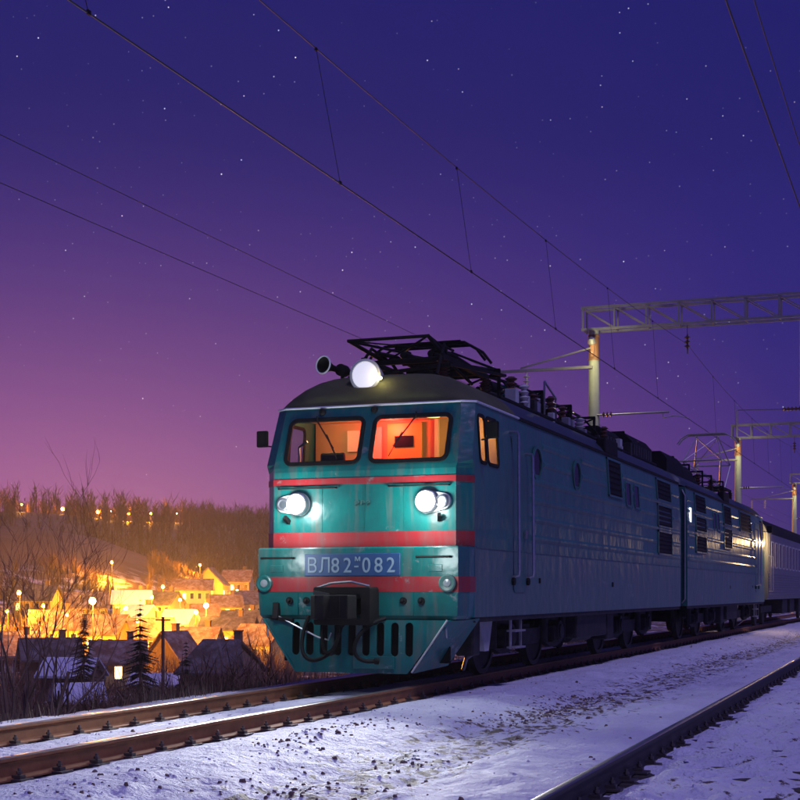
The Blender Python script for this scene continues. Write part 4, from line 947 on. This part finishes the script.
# ------------------------------------------------------------------ overhead line: portals and wires
def make_portal():
    r = empty('catenary_portal'); x0, x1 = -3.0, 21.0; ZB, ZT, HW = 9.72, 10.42, .28
    for x in (x0, x1):
        b = MB(); b.lathe((x, 0, -.6), (0, 0, 1), [(0, .235), (10.2, .165), (10.32, .165)], 20); po = b.build('concrete_mast', 'conc', r, smooth=True)
        b = MB(); b.lathe((x, 0, 8.75), (0, 0, 1), [(0, .19), (.06, .195), (.06, .175), (.75, .175), (.75, .195), (.82, .195)], 20); b.box((x - .05, -.24, 8.85), (x + .05, -.16, 9.5)); b.build('mast_clamp', 'rust', po, smooth=True)
    b = MB(); b.bar((x0, -.17, 9.30), (x0 + .05, -.62, 9.36), .04); b.lathe((x0 + .05, -.62, 9.42), (.05, .45, -1), [(0, .03), (.05, .11), (.20, .13), (.22, .12), (.2, .02)], 14); fl = b.build('added_floodlight', 'latt', r, smooth=True)  # floodlight added to account for the brightly lit mast
    b = MB(); b.lathe((x0 + .058, -.53, 9.235), (.05, .45, -1), [(0, .11), (.02, .07), (.03, .01)], 14); b.build('added_floodlight_glass', 'spark', fl, smooth=True)
    lamp('mast_fill_light', fl, (x0 + .35, -1.3, 8.7), 62, (1, .95, .50), .08)
    for nm, m, y, z in (('chord', 'latt', -HW, ZB), ('chord', 'latt', HW, ZB), ('chord', 'latt', -HW, ZT), ('chord', 'latt', HW, ZT)):
        b = MB(); b.bar((x0 - .35, y, z), (x1 + .35, y, z), .075, .075); b.build('truss_chord', m, r)
    n = 24; sp = (x1 - x0 + .6) / n
    vp = dp = None
    for k in range(n + 1):
        x = x0 - .3 + k * sp
        for y in (-HW, HW):
            if vp is None:
                b = MB(); b.bar((0, 0, ZB + .03), (0, 0, ZT - .03), .055, .055); vp = b.build('truss_post', 'latt', r); vp.location = (x, y, 0)
            else: share(vp, 'truss_post', r, (x, y, 0))
            if k < n:
                if dp is None:
                    b = MB(); b.bar((.02, 0, ZT - .04), (sp - .02, 0, ZB + .04), .045, .035); dp = b.build('truss_diagonal', 'latt', r); dp.location = (x, y, 0)
                else: share(dp, 'truss_diagonal', r, (x, y, 0))
        for z in (ZB, ZT): b = MB(); b.bar((x, -HW, z), (x, HW, z), .04, .04); b.build('truss_cross_tie', 'latt', r)
    # field-side bracket for the feeders
    b = MB(); b.bar((x0, -.2, 8.52), (x0 - 3.3, -.2, 8.52), .09, .09); b.build('feeder_bracket', 'latt', r)
    b = MB(); b.bar((x0, -.2, 9.15), (x0 - 2.4, -.2, 8.60), .05, .05); b.build('bracket_stay', 'latt', r)
    for xi in (-5.2, -6.2):
        b = MB(); b.lathe((xi, -.2, 8.46), (0, 0, -1), [(0, .02)] + [(t_ + e, q) for t_ in (.1, .25, .4, .55) for e, q in ((0, .03), (.04, .12), (.09, .03))] + [(.72, .02)], 12); b.build('insulator_string', 'insw', r, smooth=True)
    # registration arm to the contact wire, messenger hangers
    b = MB(); b.tube([(x0, -.1, 6.98), (-.55, -.1, 6.98)], .032, 8); b.build('registration_tube', 'galv', r)
    b = MB(); b.tube([(-.75, -.1, 6.98), (-.75, -.1, 6.80), (-.35, -.1, 6.86), (0.05, -.1, 6.765)], .018, 6); b.build('steady_arm', 'galv', r)
    b = MB(); b.lathe((x0 + .25, -.1, 6.98), (1, 0, 0), [(0, .03)] + [(t_ + e, q) for t_ in (.05, .17, .29) for e, q in ((0, .03), (.04, .10), (.08, .03))] + [(.5, .03)], 12); b.build('arm_insulator', 'ins', r, smooth=True)
    for xm in (0.0, 4.85):
        b = MB(); b.bar((xm, 0, ZB - .02), (xm, 0, ZB - .32), .02); b.lathe((xm, 0, ZB - .3), (0, 0, -1), [(0, .02)] + [(t_ + e, q) for t_ in (.06, .2, .34) for e, q in ((0, .03), (.04, .11), (.09, .03))] + [(.62, .02)], 12); b.build('messenger_insulator', 'ins', r, smooth=True)
    b = MB(); b.tube([(4.85 - 1.4, 0, ZB - .03), (4.85 - 1.4, 0, 7.05), (4.85, 0, 6.8)], .025, 8); b.build('drop_arm', 'galv', r)
    return r
portal = make_portal(); portal.location = (0, 27.2, 0)
tag(portal, 'nearer lattice catenary portal on a pale concrete mast above the locomotive', 'catenary portal', 'catenary portals')
p2_ = copy_tree(portal); p2_.location = (0, 62, 0); p2_['label'] = 'second lattice catenary portal, behind the raised pantograph'
p3_ = copy_tree(portal); p3_.location = (-.3, 97, 0); p3_['label'] = 'farthest and smallest lattice catenary portal over the coach'
# cross cable with insulator over the far portal
b = MB(); b.tube([(-3.0, 61.6, 11.2), (4, 61.6, 11.05), (12, 61.6, 11.05), (21, 61.6, 11.2)], .02, 6)
cc = b.build('cross_cable', 'wire', None); tag(cc, 'thin cross cable with a dark insulator above the second portal', 'cable')
b = MB(); b.lathe((-.6, 61.6, 11.14), (1, 0, 0), [(0, .03)] + [(.05 + k * .2 + e, q) for k in range(7) for e, q in ((0, .05), (.06, .14), (.14, .05))] + [(1.6, .03)], 12); b.build('cable_insulator', 'ins', cc, smooth=True)
for x in (-3, 21):
    b = MB(); b.bar((x, 61.6, 9.7), (x, 61.6, 11.22), .08, .08); b.build('cable_post', 'latt', cc)

def wire(name, label, pts, r, m='wire'):
    b = MB(); b.tube(pts, r, 8); return tag(b.build(name, m, None, smooth=True), label, 'wire')
def sag(x, z0, low, spans, n=10, xs=None):
    """parabola between supports; spans: list of Y supports"""
    out = []
    for a, c in zip(spans, spans[1:]):
        for k in range(n + (c == spans[-1])):
            t_ = k / n; out.append((x, a + (c - a) * t_, z0 - (z0 - low) * 4 * t_ * (1 - t_)))
    return out
SP = [-33, 27.2, 62, 97, 132]
SPC = [-33, 27.2, 62, 97, 132]
cw = wire('contact_wire', 'thick contact wire crossing the sky above the locomotive', [(.0, y, 6.77) for y in np.linspace(-33, 132, 40)], .0095)
msg = sag(0, 9.1, 8.30, [-33, 27.2], 24) + sag(0, 9.1, 8.6, SP[1:], 12)[1:]
mw = wire('messenger_wire', 'upper messenger wire over the locomotive, held by thin droppers', msg, .007)
def msg_z(y): return lerp([(p[1], p[2]) for p in msg], y)
for y in [-1.4 - 5.9 * k for k in range(1, 3)] + [-1.2 + 5.75 * k for k in range(0, 5)] + [33 + 5.5 * k for k in range(9)]:
    b = MB(); b.tube([(0, y - .4, msg_z(y - .4)), (0, y + .4, 6.77)], .0045, 5); d = b.build('dropper', 'wire', mw)
    b = MB(); b.box((-.012, y + .375, 6.757), (.012, y + .425, 6.80)); b.build('dropper_clamp', 'black', d); b = MB(); b.box((-.012, y - .425, msg_z(y - .4) - .03), (.012, y - .375, msg_z(y - .4) + .012)); b.build('dropper_clamp', 'black', d)
x2 = lambda y: 5.72 - .0045 * (y + 9)
wire('contact_wire', 'steep contact wire near the top right corner of the sky', [(x2(y), y, 6.77) for y in np.linspace(-33, 132, 20)], .0095)
wire('messenger_wire', 'outermost steep messenger wire in the top right corner', [(x2(p[1]) + .02, p[1], p[2] - .75 if p[1] < 27 else p[2]) for p in msg], .007)
for (x, z, l) in ((-6.2, 7.72, 'lower of the two thin feeder wires at left above the town'), (-6.2, 8.60, 'higher of the two thin feeder wires at left above the town')):
    wire('feeder_wire', l, sag(x if z < 8 else -6.45, z, z - .05, SP, 8), .0065)

# ------------------------------------------------------------------ street lamps, houses, trees of the valley
def street_lamp(x, y_head, zc, warm, power, label, r=.24, group='street lamps in the valley'):
    r *= .66
    px, py = spot_at(x, zc); zg = ground_z(px, py); zh = height_at(y_head, zc); zh = max(zh, zg + 3.0)
    o = empty('street_lamp', (px, py, zg)); h = zh - zg; tag(o, label, 'street lamp', group)
    b = MB(); b.cyl((0, 0, -.2), (0, 0, h + .15), .09, .06, 8); b.tube([(0, 0, h + .15), (.2, -.3, h + .3), (.35, -.6, h + .25)], .04, 6); b.build('lamp_post', 'black', o)
    b = MB(); b.lathe((.4, -.7, h + .22), (0, 0, -1), [(r - r * math.cos(R(a_)), max(.005, r * math.sin(R(a_)))) for a_ in range(0, 181, 20)], 14); b.build('lamp_globe', 'lampo' if warm else 'lampw', o, smooth=True)
    b = MB(); b.lathe((.4, -.7, h + .30), (0, 0, -1), [(0, .05), (.05, r * .8), (.09, r * .8), (.1, .05)], 12); b.build('lamp_cap', 'latt', o)
    if power: lamp('lamp_light', o, (.4, -1.2, h - .5), power * (6.2 if zc < 400 else 4.0), (1, .36, .02) if warm else (1, .41, .05), .3)
    return o
LAMPS = [(20, 593, 150, 1, 2600, 'bright street lamp shining behind the bare shrub at the left edge', .3),
         (93, 600, 130, 0, 5200, 'brightest street lamp, left of the dark spruce', .46),
         (126, 608, 160, 1, 2600, 'orange street lamp just above the tip of the dark spruce', .36),
         (68, 616, 120, 1, 1200, 'small orange lamp between the bare shrub stems', .18),
         (163, 587, 230, 1, 2200, 'orange lamp at the hill foot right of the round mound', .40),
         (152, 597, 200, 1, 2200, 'orange lamp low in the village beside the mound', .34),
         (206, 605, 165, 0, 5200, 'very bright lamp in front of the long lit house', .42),
         (196, 612, 150, 1, 2600, 'orange lamp next to the very bright one before the long house', .34),
         (222, 584, 250, 1, 2200, 'orange lamp on the hill foot right of the yellow gable', .42),
         (237, 591, 240, 0, 1500, 'white lamp nearest the locomotive on the hill foot', .34),
         (180, 600, 200, 0, 1500, 'pale lamp over the snowy roofs in mid-village', .30),
         (216, 597, 215, 1, 1500, 'orange lamp between yellow gable and long house', .30),
         (44, 606, 165, 1, 2600, 'orange lamp between the two brightest left lamps', .3),
         (8, 612, 140, 1, 2200, 'orange lamp half cut by the left picture edge', .24),
         (138, 622, 135, 1, 2600, 'orange lamp right beside the spruce crown', .22),
         (172, 618, 170, 1, 2600, 'orange lamp above the brown gable', .24),
         (112, 590, 240, 1, 2600, 'orange lamp on the skirt of the round mound', .34),
         (245, 612, 190, 1, 2600, 'orange lamp close to the buffer beam of the locomotive', .28),
         (200, 578, 275, 1, 2200, 'small orange lamp above the peach-roofed house', .34),
         (63, 508, 470, 1, 6000, 'largest orange lamp on the hilltop road, above the bare shrub', .9),
         (98, 511, 480, 1, 6000, 'second large orange lamp on the hilltop road', .85),
         (129, 513, 490, 1, 5000, 'third orange lamp on the hilltop road', .7),
         (151, 514, 495, 1, 4000, 'fourth, smaller orange lamp on the hilltop road', .55),
         (22, 505, 460, 1, 1500, 'faint orange lamp on the skyline nearest the left edge', .45),
         (177, 516, 500, 0, 500, 'tiny white lamp on the wooded hill', .32),
         (111, 517, 470, 0, 300, 'tiny white lamp below the hilltop road', .25)]
for a in LAMPS: street_lamp(*a)

def house(x, zc, w, d, hw, hr, rz, wall, roofm, label, lit=(), ybase=None, chim=True, hip=0):
    """gabled house: ridge along local x, front wall faces -y"""
    px, py = spot_at(x, zc); z = ground_z(px, py) if ybase is None else height_at(ybase, zc)
    o = empty('house', (px, py, z), YAW + R(rz)); tag(o, label, 'house', 'houses of the valley village')
    b = MB(); b.box((-w / 2, -d / 2, -1.5), (w / 2, d / 2, hw))
    for s in (-1, 1): b.add([(s * w / 2, -d / 2, hw), (s * w / 2, d / 2, hw), (s * (w / 2 - hip), 0, hw + hr * .97)], [(0, 1, 2)])
    b.build('wall', wall, o)
    e = .35; k = hr / (d / 2); b = MB(); t_ = .16
    for s in (-1, 1):
        p = [(-w / 2 - e, s * (d / 2 + e), hw - k * e), (w / 2 + e, s * (d / 2 + e), hw - k * e), (w / 2 + e - hip, 0, hw + hr), (-w / 2 - e + hip, 0, hw + hr)]
        b.add(p + [(q[0], q[1], q[2] + t_) for q in p], [(0, 1, 2, 3), (7, 6, 5, 4), (0, 4, 5, 1), (1, 5, 6, 2), (2, 6, 7, 3), (3, 7, 4, 0)])
    ro = b.build('roof', roofm, o)
    if chim:
        b = MB(); b.box((w * .18, .2, hw + hr * .5), (w * .18 + .5, .7, hw + hr + .7)); b.box((w * .18 - .06, .14, hw + hr + .7), (w * .18 + .56, .76, hw + hr + .8)); b.build('chimney', 'wallb', ro)
    nwin = max(2, int(w / 1.1)) if hw >= 2.4 else 0
    for i in range(nwin):
        wx = -w / 2 + w * (i + .5) / nwin
        m = {'o': 'lit', 'w': 'litw'}.get(lit[i] if i < len(lit) else '', 'darkglass')
        f = MB(); f.plate([(wx - .34, .95), (wx + .34, .95), (wx + .34, 2.05), (wx - .34, 2.05)], [[(wx - .27, 1.03), (wx + .27, 1.03), (wx + .27, 1.97), (wx - .27, 1.97)]], lambda a, c: (a, -d / 2 - .06, c), (0, -1, 0), .06); fo = f.build('window', 'white', o)
        f = MB(); f.box((wx - .28, -d / 2 - .035, 1.02), (wx + .28, -d / 2 - .02, 1.98)); f.build('pane', m, fo)
    return o
# x column, depth, width, depth, wall, roof rise, turn
HOUSES = [(78, 92, 2.6, 2.2, 1.2, .85, 25, 'wallb', 'snowroof', 'small shed with a blue-lit snowy roof beside the embankment', (), None, 0, 0),
          (72, 102, 3.4, 2.8, 1.9, 1.0, -12, 'wallb', 'snowroof', 'low house with grey snowy roof just behind the small shed', (), None, 0, 0),
          (50, 114, 4.2, 3.6, 2.3, 1.4, 20, 'wallb', 'slate', 'dark-roofed house behind the two snowy sheds', (), None, 1, 0),
          (12, 118, 5, 4, 2.4, 1.4, 8, 'wallw', 'tile', 'low house with pinkish roof at the left edge', ('o',), None, 1, 0),
          (160, 106, 3.6, 2.2, 1.1, .6, -6, 'wallw', 'snowroof', 'low white outhouse with snow below the dark spruce', (), None, 0, 0),
          (222, 104, 4.6, 4.6, 2.3, 2.0, -14, 'wallb', 'slate', 'large dark-roofed house close below the locomotive nose', (), None, 1, 1.2),
          (174, 125, 3.2, 3.6, 2.3, 2.1, 62, 'wallb', 'tile', 'brown gabled house right of the dark spruce', (), None, 1, 0),
          (118, 112, 3.8, 3.4, 2.4, 1.4, 12, 'wally', 'tile', 'tiled house with one lit window left of the dark spruce', ('', 'o'), None, 1, 0),
          (229, 162, 5.6, 4.2, 2.9, 1.2, -4, 'wally', 'slate', 'long yellow house with a row of lit windows', ('', 'o', 'o', 'w', 'w'), None, 1, 0),
          (243, 185, 5, 4, 2.6, 1.6, -10, 'wallw', 'slate', 'dark-roofed house directly behind the long yellow one', (), None, 1, 0),
          (211, 246, 3.6, 5, 3.2, 2.6, 82, 'wally', 'tile', 'tall house with sunny yellow gable at the hill foot', ('o',), None, 0, 0),
          (193, 238, 6.2, 4.5, 2.6, 1.6, 4, 'wallw', 'tile', 'wide peach-roofed house left of the yellow gable', ('', 'o'), None, 1, 0),
          (180, 178, 3.6, 3.4, 2.4, 1.4, -18, 'wallw', 'snowroof', 'small snowy-roofed cottage in mid-village', ('w',), None, 1, 0),
          (150, 150, 4.6, 4, 2.6, 1.7, 30, 'wally', 'tile', 'yellow-walled house behind the spruce, among the orange lamps', ('o', ''), None, 1, 0),
          (105, 150, 5, 4, 2.6, 1.7, -20, 'wally', 'tile', 'yellow-walled house under the brightest lamp', ('o', 'o'), None, 1, 0),
          (56, 150, 5, 4, 2.6, 1.7, 10, 'wally', 'tile', 'tiled house between the two left street lamps', ('o',), None, 1, 0),
          (24, 132, 4.6, 4, 2.4, 1.5, -14, 'wallw', 'tile', 'cream house below the lamp at the left edge', ('', 'o'), None, 1, 0),
          (132, 205, 5, 4, 2.6, 1.6, 6, 'wallw', 'snowroof', 'pale house at the foot of the round mound', ('o',), None, 1, 0),
          (252, 225, 5.4, 4.4, 2.8, 1.8, 18, 'wallw', 'tile', 'peach-roofed house half hidden behind the locomotive', ('', 'o'), None, 1, 0),
          (164, 208, 4.4, 3.8, 2.5, 1.6, -24, 'wally', 'slate', 'dark-roofed house beside the orange lamp at the hill foot', ('o',), None, 1, 0),
          (226, 214, 4.2, 3.6, 2.5, 1.5, 14, 'wally', 'tile', 'tiled house just above the long lit house', ('', 'o'), None, 1, 0),
          (86, 188, 5.2, 4.2, 2.6, 1.7, 16, 'wally', 'tile', 'house directly behind the brightest lamp', ('', 'o'), None, 1, 0),
          (38, 196, 5.2, 4.2, 2.6, 1.7, -8, 'wally', 'slate', 'dark-roofed house right of the lamp at the left edge', ('o',), None, 1, 0),
          (202, 196, 4, 3.6, 2.4, 1.5, 34, 'wally', 'tile', 'small tiled house above the very bright lamp', ('o',), None, 1, 0),
          (140, 176, 4, 3.6, 2.4, 1.5, -36, 'wallw', 'snowroof', 'snowy-roofed house behind the tip of the spruce', ('o',), None, 1, 0),
          (238, 264, 5, 4.2, 2.8, 1.8, -6, 'wallw', 'tile', 'highest house on the hill foot, by the white lamp', ('', 'o'), None, 1, 0),
          (262, 146, 4.6, 4, 2.6, 1.7, -30, 'wally', 'tile', 'house next to the buffer beam of the locomotive', ('o',), None, 1, 0),
          (197, 142, 4.2, 3.6, 2.4, 1.5, -10, 'wallw', 'tile', 'tiled house left of the very bright lamp', ('', 'o'), None, 1, 0)]
HOUSE_OBJS = [house(*h_) for h_ in HOUSES]

# bare trees
def grow(b, tw, p, d, r, L, depth, rnd, up=.10, split=(2, 3), minr=.0035):
    pts = [p]; rr = [r]; n = 4 if depth > 1 else 3; q = Vector(p); d = Vector(d).normalized(); r1 = r * (.62 if depth else .3)
    for k in range(n):
        d = (d + Vector((rnd.uniform(-.16, .16), rnd.uniform(-.16, .16), rnd.uniform(-.05, .12) + up * .3))).normalized(); q = q + d * (L / n); pts.append(q.copy()); rr.append(r + (r1 - r) * (k + 1) / n)
    (b if depth > 2 else tw).tube(pts, rr, 6 if depth > 2 else (4 if depth > 0 else 3), caps=False)
    if depth == 0: return
    for k in range(rnd.randint(*split)):
        i = rnd.randint(max(1, n - 2), n); a = rnd.uniform(0, 6.28); s_ = rnd.uniform(.35, .8); u, v = basis(d)
        nd = d + (u * math.cos(a) + v * math.sin(a)) * s_ + Vector((0, 0, up)); grow(b, tw, pts[i], nd, max(minr, rr[i] * rnd.uniform(.55, .8)), L * rnd.uniform(.6, .85), depth - 1, rnd, up, split, minr)
def bare_tree(name, x, zc, h, label, seed, stems=1, depth=5, r=.05, cat='tree', group=None, zoff=0, spread=.25, lean=(0, 0)):
    rnd = random.Random(seed); px, py = spot_at(x, zc); o = empty(name, (px, py, ground_z(px, py) + zoff)); tag(o, label, cat, group)
    b, tw = MB(), MB()
    for s in range(stems):
        d = Vector((rnd.uniform(-spread, spread) + lean[0], rnd.uniform(-spread, spread) + lean[1], 1)); grow(b, tw, (rnd.uniform(-.15, .15) * stems ** .5, rnd.uniform(-.15, .15) * stems ** .5, -.15), d, r * rnd.uniform(.7, 1.1), h * .33 * rnd.uniform(.8, 1.1), depth, rnd, minr=r * .085)
    b.build('trunk', 'bark', o, fixn=False); tw.build('crown', 'twig', o, fixn=False)
    return o
bare_tree('bare_tree', 34, 25.5, 6.6, 'tallest bare tree at the left edge, twigs reaching into the sky', 3, 3, 5, .045, group='bare trees on the embankment', spread=.22)
bare_tree('bare_tree', 6, 24.5, 7.0, 'bare tree cut by the left picture edge, just behind the rail', 11, 2, 5, .044, group='bare trees on the embankment', spread=.25)
bare_tree('bare_tree', 60, 27, 5.6, 'slender bare tree leaning right over the snowy shed', 21, 2, 4, .036, group='bare trees on the embankment', lean=(.25, .05))
bare_tree('bare_tree', 92, 36, 5.2, 'low bare tree spreading under the brightest lamp', 27, 2, 4, .034, group='bare trees on the embankment', lean=(.3, .1))
SHR = [(8, 24, 1.3, 'dense leafless bush in the lower left corner behind the rail'), (38, 25, 1.2, 'leafless bush left of the small shed'), (28, 31, 1.7, 'leafless bush behind the left bare tree stems'),
       (112, 30, 1.25, 'leafless bush at the right side of the small shed'), (128, 40, 1.9, 'tall leafless bush between shed and spruce'), (150, 30, .9, 'low leafless bush below the spruce'),
       (190, 33, 1.5, 'leafless bush below the brown gabled house'), (215, 30, 1.1, 'leafless bush in front of the large dark roof'), (240, 36, 1.7, 'leafless bush left of the locomotive plough'), (262, 42, 2.3, 'leafless bush touching the locomotive nose edge'),
       (176, 55, 2.6, 'leafless thicket bush beside the thin pole'), (285, 40, 1.9, 'leafless bush mostly behind the plough')]
for i, (x, zc, h, l) in enumerate(SHR): bare_tree('leafless_bush', x, zc, h * 1.6, l, 40 + i, 9, 3, .018, 'bush', 'leafless bushes on the slope', spread=.75)

def spruce(x, zc, ytop, ybase, label, seed, wide=.24):
    rnd = random.Random(seed); px, py = spot_at(x, zc); z0 = ground_z(px, py); h = height_at(ytop, zc) - z0
    o = empty('spruce_tree', (px, py, z0)); tag(o, label, 'spruce', 'spruces below the embankment')
    b = MB(); b.cyl((0, 0, -.2), (0, 0, h), .012 * h, .004, 8); b.build('trunk', 'bark', o)
    b = MB(); nl = int(h * 7)
    for k in range(nl):
        t_ = (k + .5) / nl; z = h * (.12 + .87 * t_) + rnd.uniform(-.1, .1); R_ = h * wide * (1 - t_) ** .85 + .05
        for j in range(rnd.randint(9, 13)):
            a = rnd.uniform(0, 6.28); L = R_ * rnd.uniform(.45, 1.2) * (1 + .3 * noise.noise((a, z * 1.5, seed))); u = Vector((math.cos(a), math.sin(a), 0)); s = Vector((-u.y, u.x, 0))
            for m in range(7):
                f0 = .12 + .88 * m / 7; c = u * (L * f0) + Vector((0, 0, z - L * .42 * f0 + .1 * L * f0 * f0)); q = L * .17 * (1.15 - f0 * .7)
                for e in (-1, 1):
                    tip = c + s * e * q * 1.7 + u * q * 1.1 + Vector((0, 0, -q * rnd.uniform(.3, .9)))
                    b.add([c - u * q * .35, c + u * q * .45 + Vector((0, 0, .02)), tip], [(0, 1, 2)])
    b.build('crown', 'needle', o, fixn=False)
    return o
spruce(140, 62, 598, 668, 'dark spruce standing out against the orange village lights', 1, .2)
spruce(186, 70, 640, 680, 'small dark spruce right of the thin pole', 2, .22)
spruce(84, 98, 606, 640, 'dark spruce half hidden behind the bare tree branches', 4, .2)
# thin utility pole
px, py = spot_at(163, 62); z0 = ground_z(px, py); up_ = empty('utility_pole', (px, py, z0)); tag(up_, 'thin dark utility pole right of the dark spruce', 'pole')
b = MB(); b.cyl((0, 0, -.3), (0, 0, height_at(617, 62) - z0), .09, .065, 8); b.build('pole_shaft', 'bark', up_)
b = MB(); zz = height_at(620, 62) - z0; b.bar((-.35, 0, zz), (.35, 0, zz), .06); b.build('cross_arm', 'bark', up_)

# village trees lit by the street lamps, with shared shapes
vt = None
for i, (x, zc, l) in enumerate(((70, 118, 'bare garden tree left of the brightest lamp'), (112, 128, 'bare garden tree just right of the brightest lamp'), (135, 135, 'bare garden tree behind the spruce top'), (166, 170, 'bare garden tree above the thin pole'),
        (188, 200, 'bare garden tree in front of the peach-roofed house'), (200, 128, 'bare garden tree above the brown gable'), (216, 180, 'bare garden tree above the very bright lamp'), (243, 150, 'bare garden tree at the right end of the long yellow house'),
        (259, 128, 'bare garden tree next to the buffer beam of the locomotive'), (36, 140, 'bare garden tree right of the lamp at the left edge'), (8, 170, 'bare garden tree left of the lamp at the left edge'), (120, 190, 'bare garden tree at the tail of the round mound'), (232, 268, 'bare garden tree between the two lamps at the hill foot'))):
    s = random.uniform(.8, 1.15)
    px, py = spot_at(x, zc)
    if vt is None or i % 4 == 0:
        vt = bare_tree('garden_tree', x, zc, 6.0, l, 60 + i, 1, 4, .09, 'tree', 'bare garden trees in the village')
    else:
        t_ = copy_tree(vt); t_['label'] = l; t_.location = (px, py, ground_z(px, py)); t_.rotation_euler = (0, 0, random.uniform(0, 6)); t_.scale = (s, s, s)

# dry weeds on the embankment edge
gb = MB()
for i in range(9000):
    y = random.uniform(-9, 26); x = -1.95 - abs(random.gauss(0, 1.5))
    if noise.noise((x * .8, y * .5, 21)) + random.uniform(-.3, .3) < -.05: continue
    z = ground_z(x, y) - .02; h = random.uniform(.12, .55) * (1 if x < -2.8 else .5); a = random.uniform(0, 6.28); l = random.uniform(.05, .35) * h
    w = .006; gb.add([(x - w * math.sin(a), y + w * math.cos(a), z), (x + w * math.sin(a), y - w * math.cos(a), z), (x + l * math.cos(a) + .002, y + l * math.sin(a), z + h)], [(0, 1, 2)])
tag(gb.build('dry_grass', 'dry', fixn=False), 'dry grass and weeds along the embankment edge', 'grass', kind='stuff')

# tangled garden scrub filling the gaps between the houses: one mass
ub = MB(); rnd = random.Random(31); cnt = 0
while cnt < 3600:
    d = rnd.uniform(44, 290) if rnd.random() < .5 else rnd.uniform(26, 105); x = rnd.uniform(-30, 300); px, py = spot_at(x, d)
    if px > -5 or noise.noise((px * .12, py * .12, 14)) < rnd.uniform(-.35, .25): continue
    if 240 < d and x < 150: continue
    if any((px - o_.location.x) ** 2 + (py - o_.location.y) ** 2 < 3.2 ** 2 for o_ in HOUSE_OBJS): continue
    z = ground_z(px, py); h = rnd.uniform(.6, 2.4) * (1 if d < 110 else 1.5); cnt += 1
    for k in range(16):
        a = rnd.uniform(0, 6.28); e = rnd.uniform(.1, .5) * h; b0 = Vector((px + rnd.uniform(-.3, .3), py + rnd.uniform(-.3, .3), z - .1)); tip = b0 + Vector((math.cos(a) * e, math.sin(a) * e, h * rnd.uniform(.5, 1.05)))
        w = .018 + .00022 * d; u = Vector((-math.sin(a), math.cos(a), 0)) * w; ub.add([b0 - u, b0 + u, tip], [(0, 1, 2)])
        for q in range(2):
            m_ = b0.lerp(tip, rnd.uniform(.35, .8)); t2 = m_ + Vector((rnd.uniform(-1, 1), rnd.uniform(-1, 1), rnd.uniform(.3, 1))) * (h * .28); ub.add([m_ - u * .6, m_ + u * .6, t2], [(0, 1, 2)])
tag(ub.build('undergrowth', 'twig', fixn=False), 'tangled leafless scrub between the village houses and the embankment', 'undergrowth', kind='stuff')

# far leafless wood on the hill: one mass
fb_ = MB(); rnd = random.Random(77); cnt = 0
while cnt < 3600:
    d = rnd.uniform(300, 640); x = rnd.uniform(-60, 330); px, py = spot_at(x, d); z = ground_z(px, py)
    if z < 1.5: continue
    bx, by = spot_at(-40, 265)
    if (px - bx) ** 2 + (py - by) ** 2 < 52 ** 2: continue
    if noise.noise((px * .025, py * .025, 17)) < -.32: continue
    if 425 < d < 482 and any(abs(x - q[0]) < 2.6 for q in LAMPS if q[2] > 400): continue
    h = rnd.uniform(4.0, 11.5) * (.8 + .7 * noise.noise((px * .02, py * .02, 6))); cnt += 1
    fb_.cyl((px, py, z - .5), (px + rnd.uniform(-.4, .4), py, z + h * .55), .16, .09, 3, False)
    for k in range(15):
        a = rnd.uniform(0, 6.28); t_ = rnd.uniform(.25, .75); e = rnd.uniform(.12, .30) * h; c = Vector((px, py, z + h * t_)); tip = c + Vector((math.cos(a) * e, math.sin(a) * e, e * rnd.uniform(.5, 1.3)))
        w = .11; u = Vector((-math.sin(a), math.cos(a), 0)) * w
        fb_.add([c - u, c + u, tip], [(0, 1, 2)])
        t2 = tip + Vector((rnd.uniform(-1, 1), rnd.uniform(-1, 1), rnd.uniform(.2, 1))) * (h * .09); m_ = (c + tip) / 2
        fb_.add([m_ - u * .7, m_ + u * .7, t2], [(0, 1, 2)])
tag(fb_.build('forest', 'wood', fixn=False), 'brown leafless wood covering the far hill', 'forest', kind='stuff')

# ------------------------------------------------------------------ the evening haze lying in the valley
b = MB(); b.box((gx[0] - 5, gy[0] - 5, -9), (gx[-1] + 5, gy[-1] + 5, max(p[2] for p in gv) + 22)); hz = b.build('haze', [], None); hz['kind'] = 'stuff'
hm = bpy.data.materials.new('haze'); hm.use_nodes = True; ht = hm.node_tree; ht.nodes.clear()
pv = ht.nodes.new('ShaderNodeVolumePrincipled'); pv.inputs['Color'].default_value = (.9, .9, .92, 1); pv.inputs['Density'].default_value = .0004; pv.inputs['Anisotropy'].default_value = .2
ho = ht.nodes.new('ShaderNodeOutputMaterial'); ht.links.new(pv.outputs[0], ho.inputs['Volume']); hz.data.materials.append(hm)
